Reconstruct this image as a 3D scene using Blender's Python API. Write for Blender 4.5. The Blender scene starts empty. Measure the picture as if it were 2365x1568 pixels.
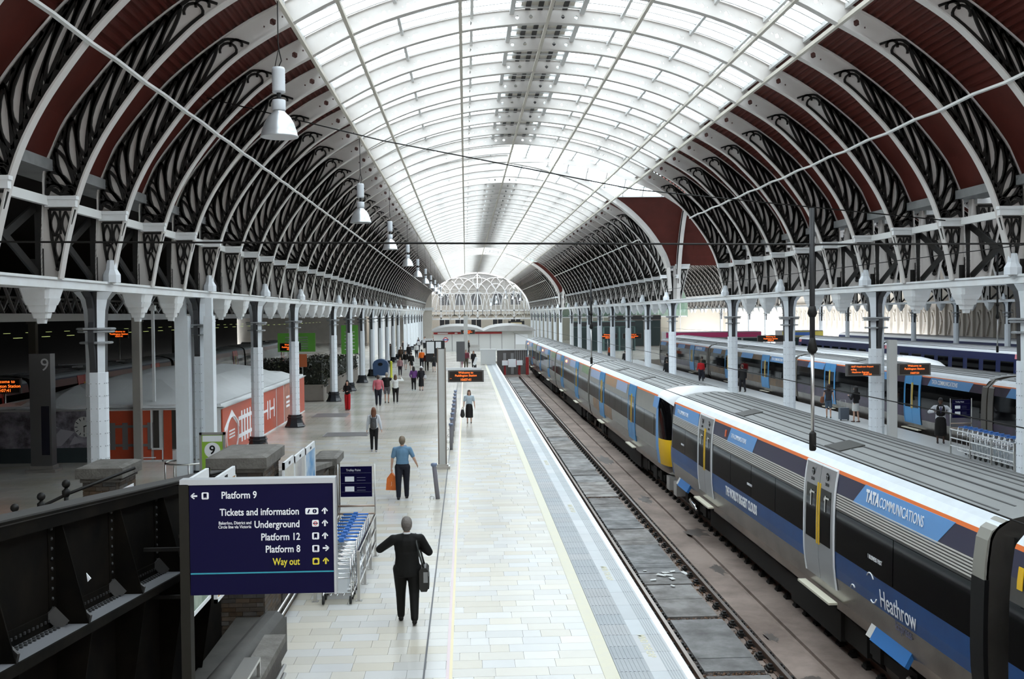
import bpy, bmesh, math, random
from mathutils import Vector, Matrix
random.seed(7)
scn = bpy.context.scene
COL = scn.collection
PI = math.pi

# ------------------------------------------------------------------ camera
F, YAW, PITCH, ROLL, CH = 2459.0, 0.0434, 0.0237, -0.0101, 5.33
cam_data = bpy.data.cameras.new('camera')
cam_data.sensor_width = 36.0
cam_data.lens = F / 2365.0 * 36.0
cam_data.clip_end = 2000
cam = bpy.data.objects.new('camera', cam_data)
COL.objects.link(cam)
_f = Vector((math.sin(YAW)*math.cos(PITCH), math.cos(YAW)*math.cos(PITCH), -math.sin(PITCH)))
_r0 = Vector((math.cos(YAW), -math.sin(YAW), 0))
_u0 = _r0.cross(_f)
_r = math.cos(ROLL)*_r0 + math.sin(ROLL)*_u0
_u = -math.sin(ROLL)*_r0 + math.cos(ROLL)*_u0
_m = Matrix((_r, _u, -_f)).transposed().to_4x4()
_m.translation = Vector((0, 0, CH))
cam.matrix_world = _m
scn.camera = cam

# ------------------------------------------------------------------ sky and exposure
world = bpy.data.worlds.new('sky')
scn.world = world
world.use_nodes = True
_bg = world.node_tree.nodes['Background']
_bg.inputs[0].default_value = (0.93, 0.97, 1.0, 1)
_bg.inputs[1].default_value = 5.0
scn.view_settings.view_transform = 'Standard'
scn.view_settings.look = 'None'
scn.view_settings.exposure = 0.45
scn.view_settings.gamma = 1.0
scn.view_settings.use_curve_mapping = False

# ------------------------------------------------------------------ materials
MATS = {}
def mat(name, col, rough=0.6, metal=0.0, spec=0.5, var=0.0, vscale=4.0, bump=0.0, bscale=30.0, emit=0.0, col2=None, perobj=0.0, island=0.0, roughvar=0.0):
    """procedural material: base colour, optional noise towards col2, bump, per object tone"""
    if name in MATS: return MATS[name]
    m = bpy.data.materials.new(name); m.use_nodes = True
    nt = m.node_tree; N = nt.nodes; L = nt.links
    b = N['Principled BSDF']
    b.inputs['Roughness'].default_value = rough
    b.inputs['Metallic'].default_value = metal
    b.inputs['Specular IOR Level'].default_value = spec
    c = (*col, 1)
    b.inputs['Base Color'].default_value = c
    out = None
    if var or perobj or island or roughvar:
        tc = N.new('ShaderNodeTexCoord')
        geo = N.new('ShaderNodeNewGeometry')
        src = geo.outputs['Position']
        base = N.new('ShaderNodeRGB'); base.outputs[0].default_value = c
        out = base.outputs[0]
        if var or roughvar:
            nz = N.new('ShaderNodeTexNoise'); nz.inputs['Scale'].default_value = vscale
            nz.inputs['Detail'].default_value = 5; nz.inputs['Roughness'].default_value = 0.62
            L.new(src, nz.inputs['Vector'])
            rp = N.new('ShaderNodeValToRGB')
            rp.color_ramp.elements[0].position = 0.36; rp.color_ramp.elements[1].position = 0.68
            L.new(nz.outputs['Fac'], rp.inputs['Fac'])
        if var:
            mx = N.new('ShaderNodeMix'); mx.data_type = 'RGBA'
            ml = N.new('ShaderNodeMath'); ml.operation = 'MULTIPLY'; ml.inputs[1].default_value = var
            L.new(rp.outputs['Color'], ml.inputs[0]); L.new(ml.outputs[0], mx.inputs['Factor'])
            L.new(out, mx.inputs['A'])
            mx.inputs['B'].default_value = (*(col2 or tuple(x*0.45 for x in col)), 1)
            out = mx.outputs['Result']
        if roughvar:
            mr = N.new('ShaderNodeMapRange'); mr.inputs['To Min'].default_value = rough; mr.inputs['To Max'].default_value = rough+roughvar
            L.new(rp.outputs['Color'], mr.inputs['Value']); L.new(mr.outputs['Result'], b.inputs['Roughness'])
        if perobj or island:
            if perobj:
                oi = N.new('ShaderNodeObjectInfo'); rnd = oi.outputs['Random']; amt = perobj
            else:
                rnd = geo.outputs['Random Per Island']; amt = island
            hs = N.new('ShaderNodeHueSaturation')
            mr2 = N.new('ShaderNodeMapRange'); mr2.inputs['To Min'].default_value = 1-amt; mr2.inputs['To Max'].default_value = 1+amt*0.35
            L.new(rnd, mr2.inputs['Value']); L.new(mr2.outputs['Result'], hs.inputs['Value'])
            wn = N.new('ShaderNodeTexWhiteNoise'); wn.noise_dimensions = '1D'
            L.new(rnd, wn.inputs['W'])
            mr3 = N.new('ShaderNodeMapRange'); mr3.inputs['To Min'].default_value = 0.25; mr3.inputs['To Max'].default_value = 1.75
            L.new(wn.outputs['Value'], mr3.inputs['Value']); L.new(mr3.outputs['Result'], hs.inputs['Saturation'])
            L.new(out, hs.inputs['Color']); out = hs.outputs['Color']
        L.new(out, b.inputs['Base Color'])
    if bump:
        nb = N.new('ShaderNodeTexNoise'); nb.inputs['Scale'].default_value = bscale; nb.inputs['Detail'].default_value = 4
        g2 = N.new('ShaderNodeNewGeometry'); L.new(g2.outputs['Position'], nb.inputs['Vector'])
        bp = N.new('ShaderNodeBump'); bp.inputs['Strength'].default_value = bump; bp.inputs['Distance'].default_value = 0.02
        L.new(nb.outputs['Fac'], bp.inputs['Height']); L.new(bp.outputs['Normal'], b.inputs['Normal'])
    if emit:
        b.inputs['Emission Color'].default_value = c; b.inputs['Emission Strength'].default_value = emit
    MATS[name] = m
    return m
def glass(name, col, gloss=0.12, rough=0.05):
    """thin pane: mostly see-through, part mirror"""
    if name in MATS: return MATS[name]
    m = bpy.data.materials.new(name); m.use_nodes = True
    nt = m.node_tree; N = nt.nodes; L = nt.links
    N.remove(N['Principled BSDF'])
    t = N.new('ShaderNodeBsdfTransparent'); t.inputs[0].default_value = (*col, 1)
    g = N.new('ShaderNodeBsdfGlossy'); g.inputs['Roughness'].default_value = rough
    mx = N.new('ShaderNodeMixShader'); mx.inputs[0].default_value = gloss
    L.new(t.outputs[0], mx.inputs[1]); L.new(g.outputs[0], mx.inputs[2])
    L.new(mx.outputs[0], N['Material Output'].inputs[0])
    MATS[name] = m
    return m

M_WHITE = mat('white_paint', (0.74, 0.76, 0.77), 0.45, var=0.35, vscale=1.6, col2=(0.55, 0.50, 0.46))
M_RIB = mat('roof_white_paint', (0.60, 0.575, 0.55), 0.55, spec=.25, var=0.4, vscale=0.9, col2=(0.47, 0.415, 0.38))
M_COLW = mat('column_white_gloss', (0.76, 0.80, 0.84), 0.35, var=0.2, vscale=3, col2=(0.6, 0.6, 0.6))
M_IRON = mat('black_iron', (0.012, 0.0115, 0.011), 0.5, spec=.2, var=0.4, vscale=6, col2=(0.028, 0.024, 0.02))
M_DARKG = mat('dark_grey_paint', (0.03, 0.03, 0.031), 0.45, spec=.25)
M_RED = mat('red_roof_panel', (0.085, 0.017, 0.012), 0.6, spec=.2, var=0.4, vscale=1.2, col2=(0.035, 0.007, 0.005))
M_GLASS = glass('roof_glass', (0.9, 0.94, 0.96), 0.06, 0.2)
M_BAR = mat('glazing_bar_grey', (0.55, 0.55, 0.54), 0.5)
M_TIE = mat('tie_white', (0.72, 0.72, 0.70), 0.5)
M_PURL = mat('purlin_stone', (0.56, 0.52, 0.45), 0.6)
M_STEEL = mat('brushed_steel', (0.55, 0.54, 0.52), 0.32, 0.9)
M_CHROME = mat('chrome', (0.75, 0.75, 0.75), 0.15, 1.0)
M_BLACK = mat('black', (0.006, 0.006, 0.0065), 0.5, spec=.2)
M_RUBBER = mat('rubber', (0.02, 0.02, 0.02), 0.8)
M_ORANGE_LED = mat('orange_led', (1.0, 0.16, 0.02), 0.5, emit=1.6)
M_LAMP_RED = mat('red_lamp', (1.0, 0.08, 0.02), 0.5, emit=2.5)
M_WHITE_INK = mat('white_ink', (0.85, 0.86, 0.88), 0.5)
M_YELLOW_INK = mat('yellow_ink', (0.75, 0.62, 0.03), 0.5)

# ------------------------------------------------------------------ mesh building
class MB:
    def __init__(s): s.v = []; s.f = []; s.m = []; s.smooth = []
    def add(s, vs, fs, mi=0, smooth=False):
        o = len(s.v); s.v += [tuple(p) for p in vs]
        for f in fs:
            s.f.append([o+i for i in f]); s.m.append(mi); s.smooth.append(smooth)
        return s
    def box(s, x0, x1, y0, y1, z0, z1, mi=0):
        vs = [(x0,y0,z0),(x1,y0,z0),(x1,y1,z0),(x0,y1,z0),(x0,y0,z1),(x1,y0,z1),(x1,y1,z1),(x0,y1,z1)]
        return s.add(vs, [(0,3,2,1),(4,5,6,7),(0,1,5,4),(1,2,6,5),(2,3,7,6),(3,0,4,7)], mi)
    def obox(s, c, ax, ay, az, mi=0):
        """oriented box: centre and three half-axis vectors"""
        c, ax, ay, az = map(Vector, (c, ax, ay, az))
        vs = [c-ax-ay-az, c+ax-ay-az, c+ax+ay-az, c-ax+ay-az, c-ax-ay+az, c+ax-ay+az, c+ax+ay+az, c-ax+ay+az]
        return s.add(vs, [(0,3,2,1),(4,5,6,7),(0,1,5,4),(1,2,6,5),(2,3,7,6),(3,0,4,7)], mi)
    def bar(s, p, q, w, h=None, mi=0, up=(0,0,1)):
        p, q = Vector(p), Vector(q); d = q-p
        if d.length < 1e-6: return s
        dn = d.normalized(); u = Vector(up)
        if abs(dn.dot(u)) > 0.98: u = Vector((0,1,0)) if abs(dn.y) < 0.9 else Vector((1,0,0))
        a = dn.cross(u).normalized(); b = a.cross(dn).normalized()
        return s.obox((p+q)/2, d/2, a*w/2, b*(h or w)/2, mi)
    def tube(s, pts, r, n=8, mi=0, caps=True, closed=False):
        pts = [Vector(p) for p in pts]; k = len(pts)
        rs = r if isinstance(r, (list, tuple)) else [r]*k
        vs = []; fs = []
        prev = None
        for i, p in enumerate(pts):
            if closed: t = pts[(i+1) % k]-pts[i-1]
            else: t = pts[min(i+1, k-1)]-pts[max(i-1, 0)]
            t.normalize()
            if prev is None:
                a = t.cross(Vector((0,0,1)))
                if a.length < 0.05: a = t.cross(Vector((1,0,0)))
                a.normalize()
            else:
                a = prev - t*prev.dot(t); a.normalize()
            prev = a; b = t.cross(a)
            for j in range(n):
                an = 2*PI*j/n
                vs.append(p + (a*math.cos(an)+b*math.sin(an))*rs[i])
        for i in range(k if closed else k-1):
            i2 = (i+1) % k
            for j in range(n):
                fs.append((i*n+j, i*n+(j+1) % n, i2*n+(j+1) % n, i2*n+j))
        if caps and not closed:
            fs.append(tuple(range(n))[::-1]); fs.append(tuple((k-1)*n+j for j in range(n)))
        return s.add(vs, fs, mi, True)
    def lathe(s, prof, c=(0,0,0), n=16, mi=0, smooth=True, rot=0.0, mis=None):
        """prof: list of (r, z) upwards"""
        vs = []; fs = []; k = len(prof); cx, cy, cz = c
        for r, z in prof:
            for j in range(n):
                an = 2*PI*j/n+rot; vs.append((cx+r*math.cos(an), cy+r*math.sin(an), cz+z))
        o = len(s.v); s.v += vs
        for i in range(k-1):
            for j in range(n):
                s.f.append([o+i*n+j, o+i*n+(j+1) % n, o+(i+1)*n+(j+1) % n, o+(i+1)*n+j])
                s.m.append(mis(i, j) if mis else mi); s.smooth.append(smooth)
        for i, rev in ((0, True), (k-1, False)):
            if prof[i][0] > 1e-4:
                f = [o+i*n+j for j in range(n)]
                s.f.append(f[::-1] if rev else f); s.m.append(mis(i, 0) if mis else mi); s.smooth.append(False)
        return s
    def prism(s, poly, d, mi=0):
        """poly: 3D points of a planar ring; d: extrusion vector"""
        n = len(poly); d = Vector(d)
        vs = [Vector(p) for p in poly]+[Vector(p)+d for p in poly]
        fs = [tuple(range(n))[::-1], tuple(range(n, 2*n))]+[(i, (i+1) % n, n+(i+1) % n, n+i) for i in range(n)]
        return s.add(vs, fs, mi)
    def sphere(s, c, r, n=10, k=6, mi=0, sc=(1,1,1)):
        pr = [(r*math.sin(PI*i/k)*1.0, -r*math.cos(PI*i/k)) for i in range(k+1)]
        o = len(s.v)
        s.lathe([(max(a, 1e-5), b) for a, b in pr], (0,0,0), n, mi)
        for i in range(o, len(s.v)):
            x, y, z = s.v[i]; s.v[i] = (c[0]+x*sc[0], c[1]+y*sc[1], c[2]+z*sc[2])
        return s
    def ribbon(s, pts, w, d, mi=0, y=0.0):
        """bar of width w in the XZ plane following pts (x,z), depth d in -Y from y"""
        k = len(pts); vs = []; fs = []
        for i, (x, z) in enumerate(pts):
            a = pts[max(i-1, 0)]; b = pts[min(i+1, k-1)]
            tx, tz = b[0]-a[0], b[1]-a[1]; l = math.hypot(tx, tz) or 1
            nx, nz = -tz/l*w/2, tx/l*w/2
            vs += [(x+nx, y, z+nz), (x-nx, y, z-nz), (x-nx, y-d, z-nz), (x+nx, y-d, z+nz)]
        for i in range(k-1):
            o = i*4
            for j in range(4): fs.append((o+j, o+(j+1) % 4, o+4+(j+1) % 4, o+4+j))
        fs += [(0,1,2,3), ((k-1)*4+3, (k-1)*4+2, (k-1)*4+1, (k-1)*4)]
        return s.add(vs, fs, mi)
    def mesh(s, name, mats):
        me = bpy.data.meshes.new(name)
        me.from_pydata(s.v, [], s.f)
        for m in (mats if isinstance(mats, (list, tuple)) else [mats]): me.materials.append(m)
        me.polygons.foreach_set('material_index', s.m)
        me.polygons.foreach_set('use_smooth', s.smooth)
        bm = bmesh.new(); bm.from_mesh(me); bmesh.ops.recalc_face_normals(bm, faces=bm.faces); bm.to_mesh(me); bm.free()
        me.update()
        return me
    def build(s, name, mats, parent=None, loc=None, rz=0.0):
        return obj(name, s.mesh(name, mats), parent, loc, rz)
def obj(name, me, parent=None, loc=None, rz=0.0, scale=None):
    o = bpy.data.objects.new(name, me); COL.objects.link(o)
    if parent is not None: o.parent = parent
    if loc is not None: o.location = loc
    if rz: o.rotation_euler = (0, 0, rz)
    if scale is not None: o.scale = scale
    return o
def tag(o, label, cat, group=None):
    o['label'] = label; o['category'] = cat
    if group: o['group'] = group
    return o
def struct(o): o['kind'] = 'structure'; return o
def stuff(o): o['kind'] = 'stuff'; return o
def thing(name, label, cat, loc=(0,0,0), rz=0.0, group=None):
    o = bpy.data.objects.new(name, None); o.empty_display_size = 0.2; COL.objects.link(o)
    o.location = loc; o.rotation_euler = (0, 0, rz)
    return tag(o, label, cat, group)
def dup(root, loc, rz=None, label=None, scale=None):
    r = root.copy(); COL.objects.link(r); r.location = loc
    if rz is not None: r.rotation_euler = (0, 0, rz)
    if label: r['label'] = label
    for ch in list(root.children):
        c = ch.copy(); COL.objects.link(c); c.parent = r
        for g in list(ch.children):
            d = g.copy(); COL.objects.link(d); d.parent = c
    return r
ORD = ['nearest', 'second', 'third', 'fourth', 'fifth', 'sixth', 'seventh', 'eighth', 'ninth', 'tenth']
_FC = {}
def text_mesh(body, size, m, extrude=0.004, align='LEFT', bold=0.0, sx=1.0, font=None):
    cu = bpy.data.curves.new('lettering', 'FONT'); cu.body = body; cu.size = size; cu.extrude = extrude
    cu.align_x = align; cu.align_y = 'CENTER'; cu.offset = bold; cu.resolution_u = 3
    t = bpy.data.objects.new('tmp', cu)
    me = bpy.data.meshes.new_from_object(t)
    bpy.data.objects.remove(t); bpy.data.curves.remove(cu)
    if sx != 1.0:
        for v in me.vertices: v.co.x *= sx
    me.materials.clear(); me.materials.append(m)
    return me
def text(body, size, m, loc, face, parent, extrude=0.004, align='LEFT', bold=0.0, sx=1.0, name='lettering', tilt=0.0):
    """face: '-Y' (read from the camera end), '-X' (read from the left), '+X' (read from the right), 'Z' (flat on the floor, read along +Y)"""
    o = obj(name, text_mesh(body, size, m, extrude, align, bold, sx), parent)
    R = {'-Y': ((1,0,0),(0,0,1)), '-X': ((0,-1,0),(0,0,1)), '+X': ((0,1,0),(0,0,1)), 'Z': ((1,0,0),(0,1,0)), 'ZX': ((0,1,0),(-1,0,0)), 'ZR': ((0,-1,0),(1,0,0))}[face]
    x = Vector(R[0]); y = Vector(R[1])
    if tilt: y = (Matrix.Rotation(tilt, 3, x) @ y)
    z = x.cross(y)
    M = Matrix((x, y, z)).transposed().to_4x4(); M.translation = Vector(loc)
    o.matrix_local = M
    return o

# ------------------------------------------------------------------ layout constants (metres, platform level z = 0)
XL, XR = -8.27, 13.07            # left and right arcade lines
XC = 2.40; HALF = 10.67
BAY = 9.144; RIB = BAY/3
Y0 = 24.24                       # nearest column pair in view
T1A, T1B = Y0+3*BAY, Y0+3*BAY+15.24
T2A = T1B+7*BAY; T2B = T2A+15.24
YF = T2B+7*BAY                   # far screen
COLS_Y = [Y0+i*BAY for i in range(4)]+[T1B+i*BAY for i in range(8)]+[T2B+i*BAY for i in range(8)]
LEFT_EXTRA = [T1A+RIB*i for i in range(1, 5)]+[T2A+RIB*i for i in range(1, 5)]   # the left flank has no cross vault
RIBS_Y = [Y0+i*RIB for i in range(-13, 10)]+[T1B+i*RIB for i in range(22)]+[T2B+i*RIB for i in range(21)]
S_PTS = [(10.27,6.11),(10.16,6.7),(10.04,7.2),(9.9,7.74),(9.67,8.34),(9.27,9.06),(8.62,9.95),(8.0,10.62),(7.48,11.1),(6.85,11.53),(6.2,11.89),(5.2,12.42),(4.0,12.9),(2.5,13.3),(1.2,13.49),(0,13.56)]
O_PTS = [(10.6,6.11),(10.6,6.7),(10.58,7.2),(10.55,7.74),(10.5,8.3),(10.1,9.2),(9.15,10.38),(8.45,11.02),(7.85,11.48),(7.15,11.94),(6.42,12.33),(5.36,12.85),(4.1,13.32),(2.55,13.71),(1.22,13.9),(0,13.97)]
def crom(P, k=4):
    out = []
    n = len(P)
    for i in range(n-1):
        p0 = P[max(i-1, 0)]; p1 = P[i]; p2 = P[i+1]; p3 = P[i+2] if i+2 < n else (-P[n-2][0], P[n-2][1])
        for j in range(k):
            t = j/k
            out.append(tuple(0.5*((2*p1[c])+(-p0[c]+p2[c])*t+(2*p0[c]-5*p1[c]+4*p2[c]-p3[c])*t*t+(-p0[c]+3*p1[c]-3*p2[c]+p3[c])*t**3) for c in (0, 1)))
    out.append(P[-1])
    return out
S = crom(S_PTS); O = crom(O_PTS); NS = len(S)
def at_s(t, v):
    """t in profile-point units (0 foot .. 15 crown), v 0 soffit .. 1 outer edge; returns (rel x, z)"""
    u = min(max(t*4, 0), NS-1.001); i = int(u); f = u-i
    a = (S[i][0]+(S[i+1][0]-S[i][0])*f, S[i][1]+(S[i+1][1]-S[i][1])*f)
    b = (O[i][0]+(O[i+1][0]-O[i][0])*f, O[i][1]+(O[i+1][1]-O[i][1])*f)
    return (a[0]+(b[0]-a[0])*v, a[1]+(b[1]-a[1])*v)

# ------------------------------------------------------------------ roof rib (whole arch, pierced web)
def hole_cells():
    H = {}
    for t, r in ((9.55, .085), (9.85, .03), (9.25, .03)): H[t] = r
    for base in (10.62, 11.35, 11.75, 12.2, 12.62, 13.25, 13.75, 14.3, 14.62):
        H[base] = .06
    for base in (10.5, 10.74, 11.25, 11.46, 11.65, 11.86, 12.1, 12.31, 12.5, 12.75, 13.1, 13.42, 13.6, 13.9):
        H[base] = .024
    return sorted(H.items())
def rib_mesh(holes=True, sides=(-1, 1)):
    mb = MB(); W = 0.018
    for sg in sides:
        # web
        cuts = [i/4 for i in range(NS)]
        cells = []
        H = hole_cells() if holes else []
        used = []
        for t, r in H:
            a = at_s(t-0.05, .5); b = at_s(t+0.05, .5)
            sp = math.hypot(a[0]-b[0], a[1]-b[1])*10
            dt = max(r*1.25/sp, 0.02)
            used.append((t-dt, t+dt, r))
        brk = sorted(set([c for c in cuts if not any(a <= c <= b for a, b, _ in used)]+[x for a, b, _ in used for x in (a, b)]))
        us = {(round(a, 5)): r for a, b, r in used}
        for a, b in zip(brk[:-1], brk[1:]):
            r = us.get(round(a, 5))
            q = [at_s(a, 0), at_s(b, 0), at_s(b, 1), at_s(a, 1)]
            if r is None:
                for y in (-W, W):
                    mb.add([(sg*x, y, z) for x, z in q], [(0,1,2,3)])
            else:
                c = (sum(p[0] for p in q)/4, sum(p[1] for p in q)/4)
                ring = []
                for i in range(4):
                    p, n = q[i], q[(i+1) % 4]
                    ring += [p, ((p[0]+n[0])/2, (p[1]+n[1])/2)]
                inn = []
                for p in ring:
                    dx, dz = p[0]-c[0], p[1]-c[1]; l = math.hypot(dx, dz)
                    rr = min(r, l*0.8); inn.append((c[0]+dx/l*rr, c[1]+dz/l*rr))
                for y in (-W, W):
                    mb.add([(sg*x, y, z) for x, z in ring+inn], [(i, (i+1) % 8, 8+(i+1) % 8, 8+i) for i in range(8)])
                mb.add([(sg*x, -W, z) for x, z in inn]+[(sg*x, W, z) for x, z in inn], [(i, (i+1) % 8, 8+(i+1) % 8, 8+i) for i in range(8)])
        # flanges
        for P, w, h in ((S, 0.115, 0.035), (O, 0.09, 0.03)):
            vs = []; fs = []
            for i, (x, z) in enumerate(P):
                a = P[max(i-1, 0)]; b = P[min(i+1, NS-1)]
                l = math.hypot(b[0]-a[0], b[1]-a[1]); nx, nz = (b[1]-a[1])/l*h, -(b[0]-a[0])/l*h
                vs += [(sg*x, -w, z), (sg*x, w, z), (sg*(x+nx), w, z+nz), (sg*(x+nx), -w, z+nz)]
            for i in range(NS-1):
                o = i*4
                fs += [(o+j, o+(j+1) % 4, o+4+(j+1) % 4, o+4+j) for j in range(4)]
            mb.add(vs, fs)
    return mb.mesh('roof_rib', M_RIB)
def scroll_mesh(sg):
    """cast iron scrollwork planted on the camera-facing side of a rib haunch"""
    mb = MB(); D = 0.05; yy = -0.02
    T0, T1 = 3.0, 8.15
    def put(pts, w, d=D): mb.ribbon([(sg*x, z) for x, z in pts], w, d, 0, yy)
    n = 26
    for v, w in ((0.145, .085), (0.93, .06)):
        put([at_s(T0+(T1-T0)*i/n, v) for i in range(n+1)], w)
    # pointed leaves fanning out at the foot, then leaning from the soffit to the outer edge
    for k in range(10):
        t0 = (3.02, 3.05, 3.25)[k] if k < 3 else 3.25+.48*(k-2)
        dt = (.30, .78, 1.15)[k] if k < 3 else 1.30
        bl = (.14, .20, .22)[k] if k < 3 else .225
        for bul in (-bl, bl):
            pts = []
            for i in range(9):
                f = i/8; tt = t0+dt*f+bul*math.sin(PI*f); vv = 0.16+0.76*f
                if T0-0.02 <= tt <= T1+0.2: pts.append(at_s(tt, vv))
            if len(pts) > 2: put(pts, .066)
        if k:      # stem between two leaves, forking at the outer edge
            pts = [at_s(t0-.24+dt*f, .14+.80*f) for f in (0, .2, .4, .6, .8, 1) if T0 <= t0-.24+dt*f <= T1+.1]
            if len(pts) > 2: put(pts, .05)
            for e in (-.22, .2):
                pts = [at_s(t0-.24+dt*(.62+.38*f)+e*f*f, .14+.8*(.62+.38*f)) for f in (0, .5, 1) if T0 <= t0-.24+dt*(.62+.38*f) <= T1]
                if len(pts) > 2: put(pts, .045)
    # scalloped tip
    for c, r in ((8.02, .17), (8.3, .12)):
        cx, cz = at_s(c, 0.45)
        put([(cx+r*math.cos(a)*1.1, cz+r*math.sin(a)) for a in [PI*(-0.1+1.2*i/8) for i in range(9)]], .05)
    put([at_s(8.15+0.45*i/5, 0.93-0.74*(i/5)**1.5) for i in range(6)], .05)
    # row of little arches over the bracket
    for vc in (0.27, 0.73):
        cx, cz = at_s(3.02, vc)
        for r in (.15, .10): put([(cx+r*math.cos(a), cz+r*math.sin(a)*1.15) for a in [PI*i/8 for i in range(9)]], .02, .055)
    # tapering pendant panel under the bracket
    A, B, Cc = (10.47, 7.46), (9.99, 7.46), (10.33, 6.32)
    put([A, ((A[0]+Cc[0])/2+.03, (A[1]+Cc[1])/2), Cc], .05)
    put([B, (10.1, 7.1), (10.22, 6.6), Cc], .06)
    put([A, B], .05)
    for cx, cz, hw, hh in ((10.37, 7.18, .075, .24), (10.16, 7.18, .07, .24), (10.3, 6.72, .075, .26)):
        for s2 in (-1, 1):
            put([(cx+s2*hw*math.sin(PI*i/8), cz+hh*(1-2*i/8)) for i in range(9)], .034)
    put([(10.265, 7.44), (10.265, 6.98)], .03)
    mb.sphere((sg*10.33, yy-.03, 6.30), .045, 6, 4)
    # moulded bracket over the panel
    mb.box(min(sg*10.52, sg*9.93), max(sg*10.52, sg*9.93), yy-.14, yy, 7.50, 7.64, 1)
    mb.box(min(sg*10.55, sg*9.90), max(sg*10.55, sg*9.90), yy-.17, yy, 7.64, 7.71, 1)
    return mb.mesh('scrollwork', [M_IRON, M_WHITE])
ME_RIB = rib_mesh(); ME_RIBH = rib_mesh(True, (-1,)); ME_SCL = scroll_mesh(-1); ME_SCR = scroll_mesh(1)

ceiling = struct(thing('ceiling', '', '')); del ceiling['label'], ceiling['category']
for y in RIBS_Y:
    r = obj('roof_rib', ME_RIB, ceiling, (XC, y, 0))
    obj('scrollwork', ME_SCL, r); obj('scrollwork', ME_SCR, r)
for y in LEFT_EXTRA:
    r = obj('roof_rib', ME_RIBH, ceiling, (XC, y, 0)); obj('scrollwork', ME_SCL, r)
# ---- roof skin: glass between rel -6.3 and 6.3, red sheets below it
def corr(t0, t1, n, amp):
    """corrugated section along the outer curve"""
    out = []
    for i in range(n+1):
        t = t0+(t1-t0)*i/n
        x, z = at_s(t, 1.0)
        x2, z2 = at_s(t, 1.12)
        l = math.hypot(x2-x, z2-z) or 1
        a = amp*(1 if (i // 2) % 2 else 0)
        out.append((x+(x2-x)/l*(a+0.035), z+(z2-z)/l*(a+0.035)))
    return out
def skin(sec, sg, y0, y1, thick=0.02):
    mb = MB(); vs = []; fs = []
    n = len(sec)
    for x, z in sec: vs += [(sg*x, y0, z), (sg*x, y1, z), (sg*x, y1, z+thick), (sg*x, y0, z+thick)]
    for i in range(n-1):
        o = i*4; fs += [(o+j, o+(j+1) % 4, o+4+(j+1) % 4, o+4+j) for j in range(4)]
    fs += [(0,1,2,3), tuple((n-1)*4+j for j in (3,2,1,0))]
    return mb.add(vs, fs)
SEC_UP = corr(6.0, 10.02, 72, 0.05)          # corrugated red
SEC_LO = [(10.50, 8.32), (10.1, 9.22), (9.17, 10.42)]
SEC_LO = [(x+.03, z+.03) for x, z in SEC_LO]
ME_RU = {s: skin(SEC_UP, s, .0, RIB).mesh('red_sheet', M_RED) for s in (-1, 1)}
ME_RL = {s: skin(SEC_LO, s, .0, RIB).mesh('red_board', M_RED) for s in (-1, 1)}
def sec_glass(t0, t1):
    return [at_s(t0+(t1-t0)*i/6, 1.06) for i in range(7)]
G_SECT = [(10.02, 12.9), (12.9, 15)]
ME_GL = {(s, k): skin(sec_glass(*G_SECT[k]), s, .05, RIB-.05, .008).mesh('glass_pane', M_GLASS) for s in (-1, 1) for k in (0, 1)}
def bars_mesh():
    mb = MB()
    for sg in (-1, 1):
        for yy in [RIB*(i+.5)/5 for i in range(5)]:
            P = [at_s(10.02+4.98*i/9, 1.0) for i in range(10)]
            for a, b in zip(P[:-1], P[1:]): mb.bar((sg*a[0], yy, a[1]), (sg*b[0], yy, b[1]), .05, .07)
        for t in (10.02, 11.0, 12.0, 13.3, 14.2):
            x, z = at_s(t, 1.0); mb.box(sg*x-.04, sg*x+.04, 0, RIB, z-.09, z+.03)
    return mb.mesh('glazing_bars', M_BAR)
ME_BARS = bars_mesh()
def ridge_mesh():
    mb = MB()
    z = 13.93
    for x in (-1.0, 1.0): mb.box(x-.06, x+.06, 0, RIB, z-.12, z+.02)
    mb.box(-.75, .75, .2, RIB-.2, z+.02, z+.05, 1)
    for x in (-.55, -.2, .1, .5): mb.box(x-.07, x+.07, .1, RIB-.1, z-.02, z+.1, 2)
    for y in (.4, 1.1, 1.9, 2.6): mb.box(-1, 1, y, y+.09, z-.04, z+.02)
    return mb.mesh('ridge_walkway', [M_BAR, M_PURL, M_IRON])
ME_RIDGE = ridge_mesh()
for i in range(len(RIBS_Y)-1):
    y = RIBS_Y[i]
    if RIBS_Y[i+1]-y > RIB*1.5: continue
    for s in (-1, 1):
        obj('red_sheet', ME_RU[s], ceiling, (XC, y, 0)); obj('red_board', ME_RL[s], ceiling, (XC, y, 0))
        for k in (0, 1): obj('glass_pane', ME_GL[(s, k)], ceiling, (XC, y, 0))
    obj('glazing_bars', ME_BARS, ceiling, (XC, y, 0))
    obj('ridge_walkway', ME_RIDGE, ceiling, (XC, y, 0))
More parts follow.
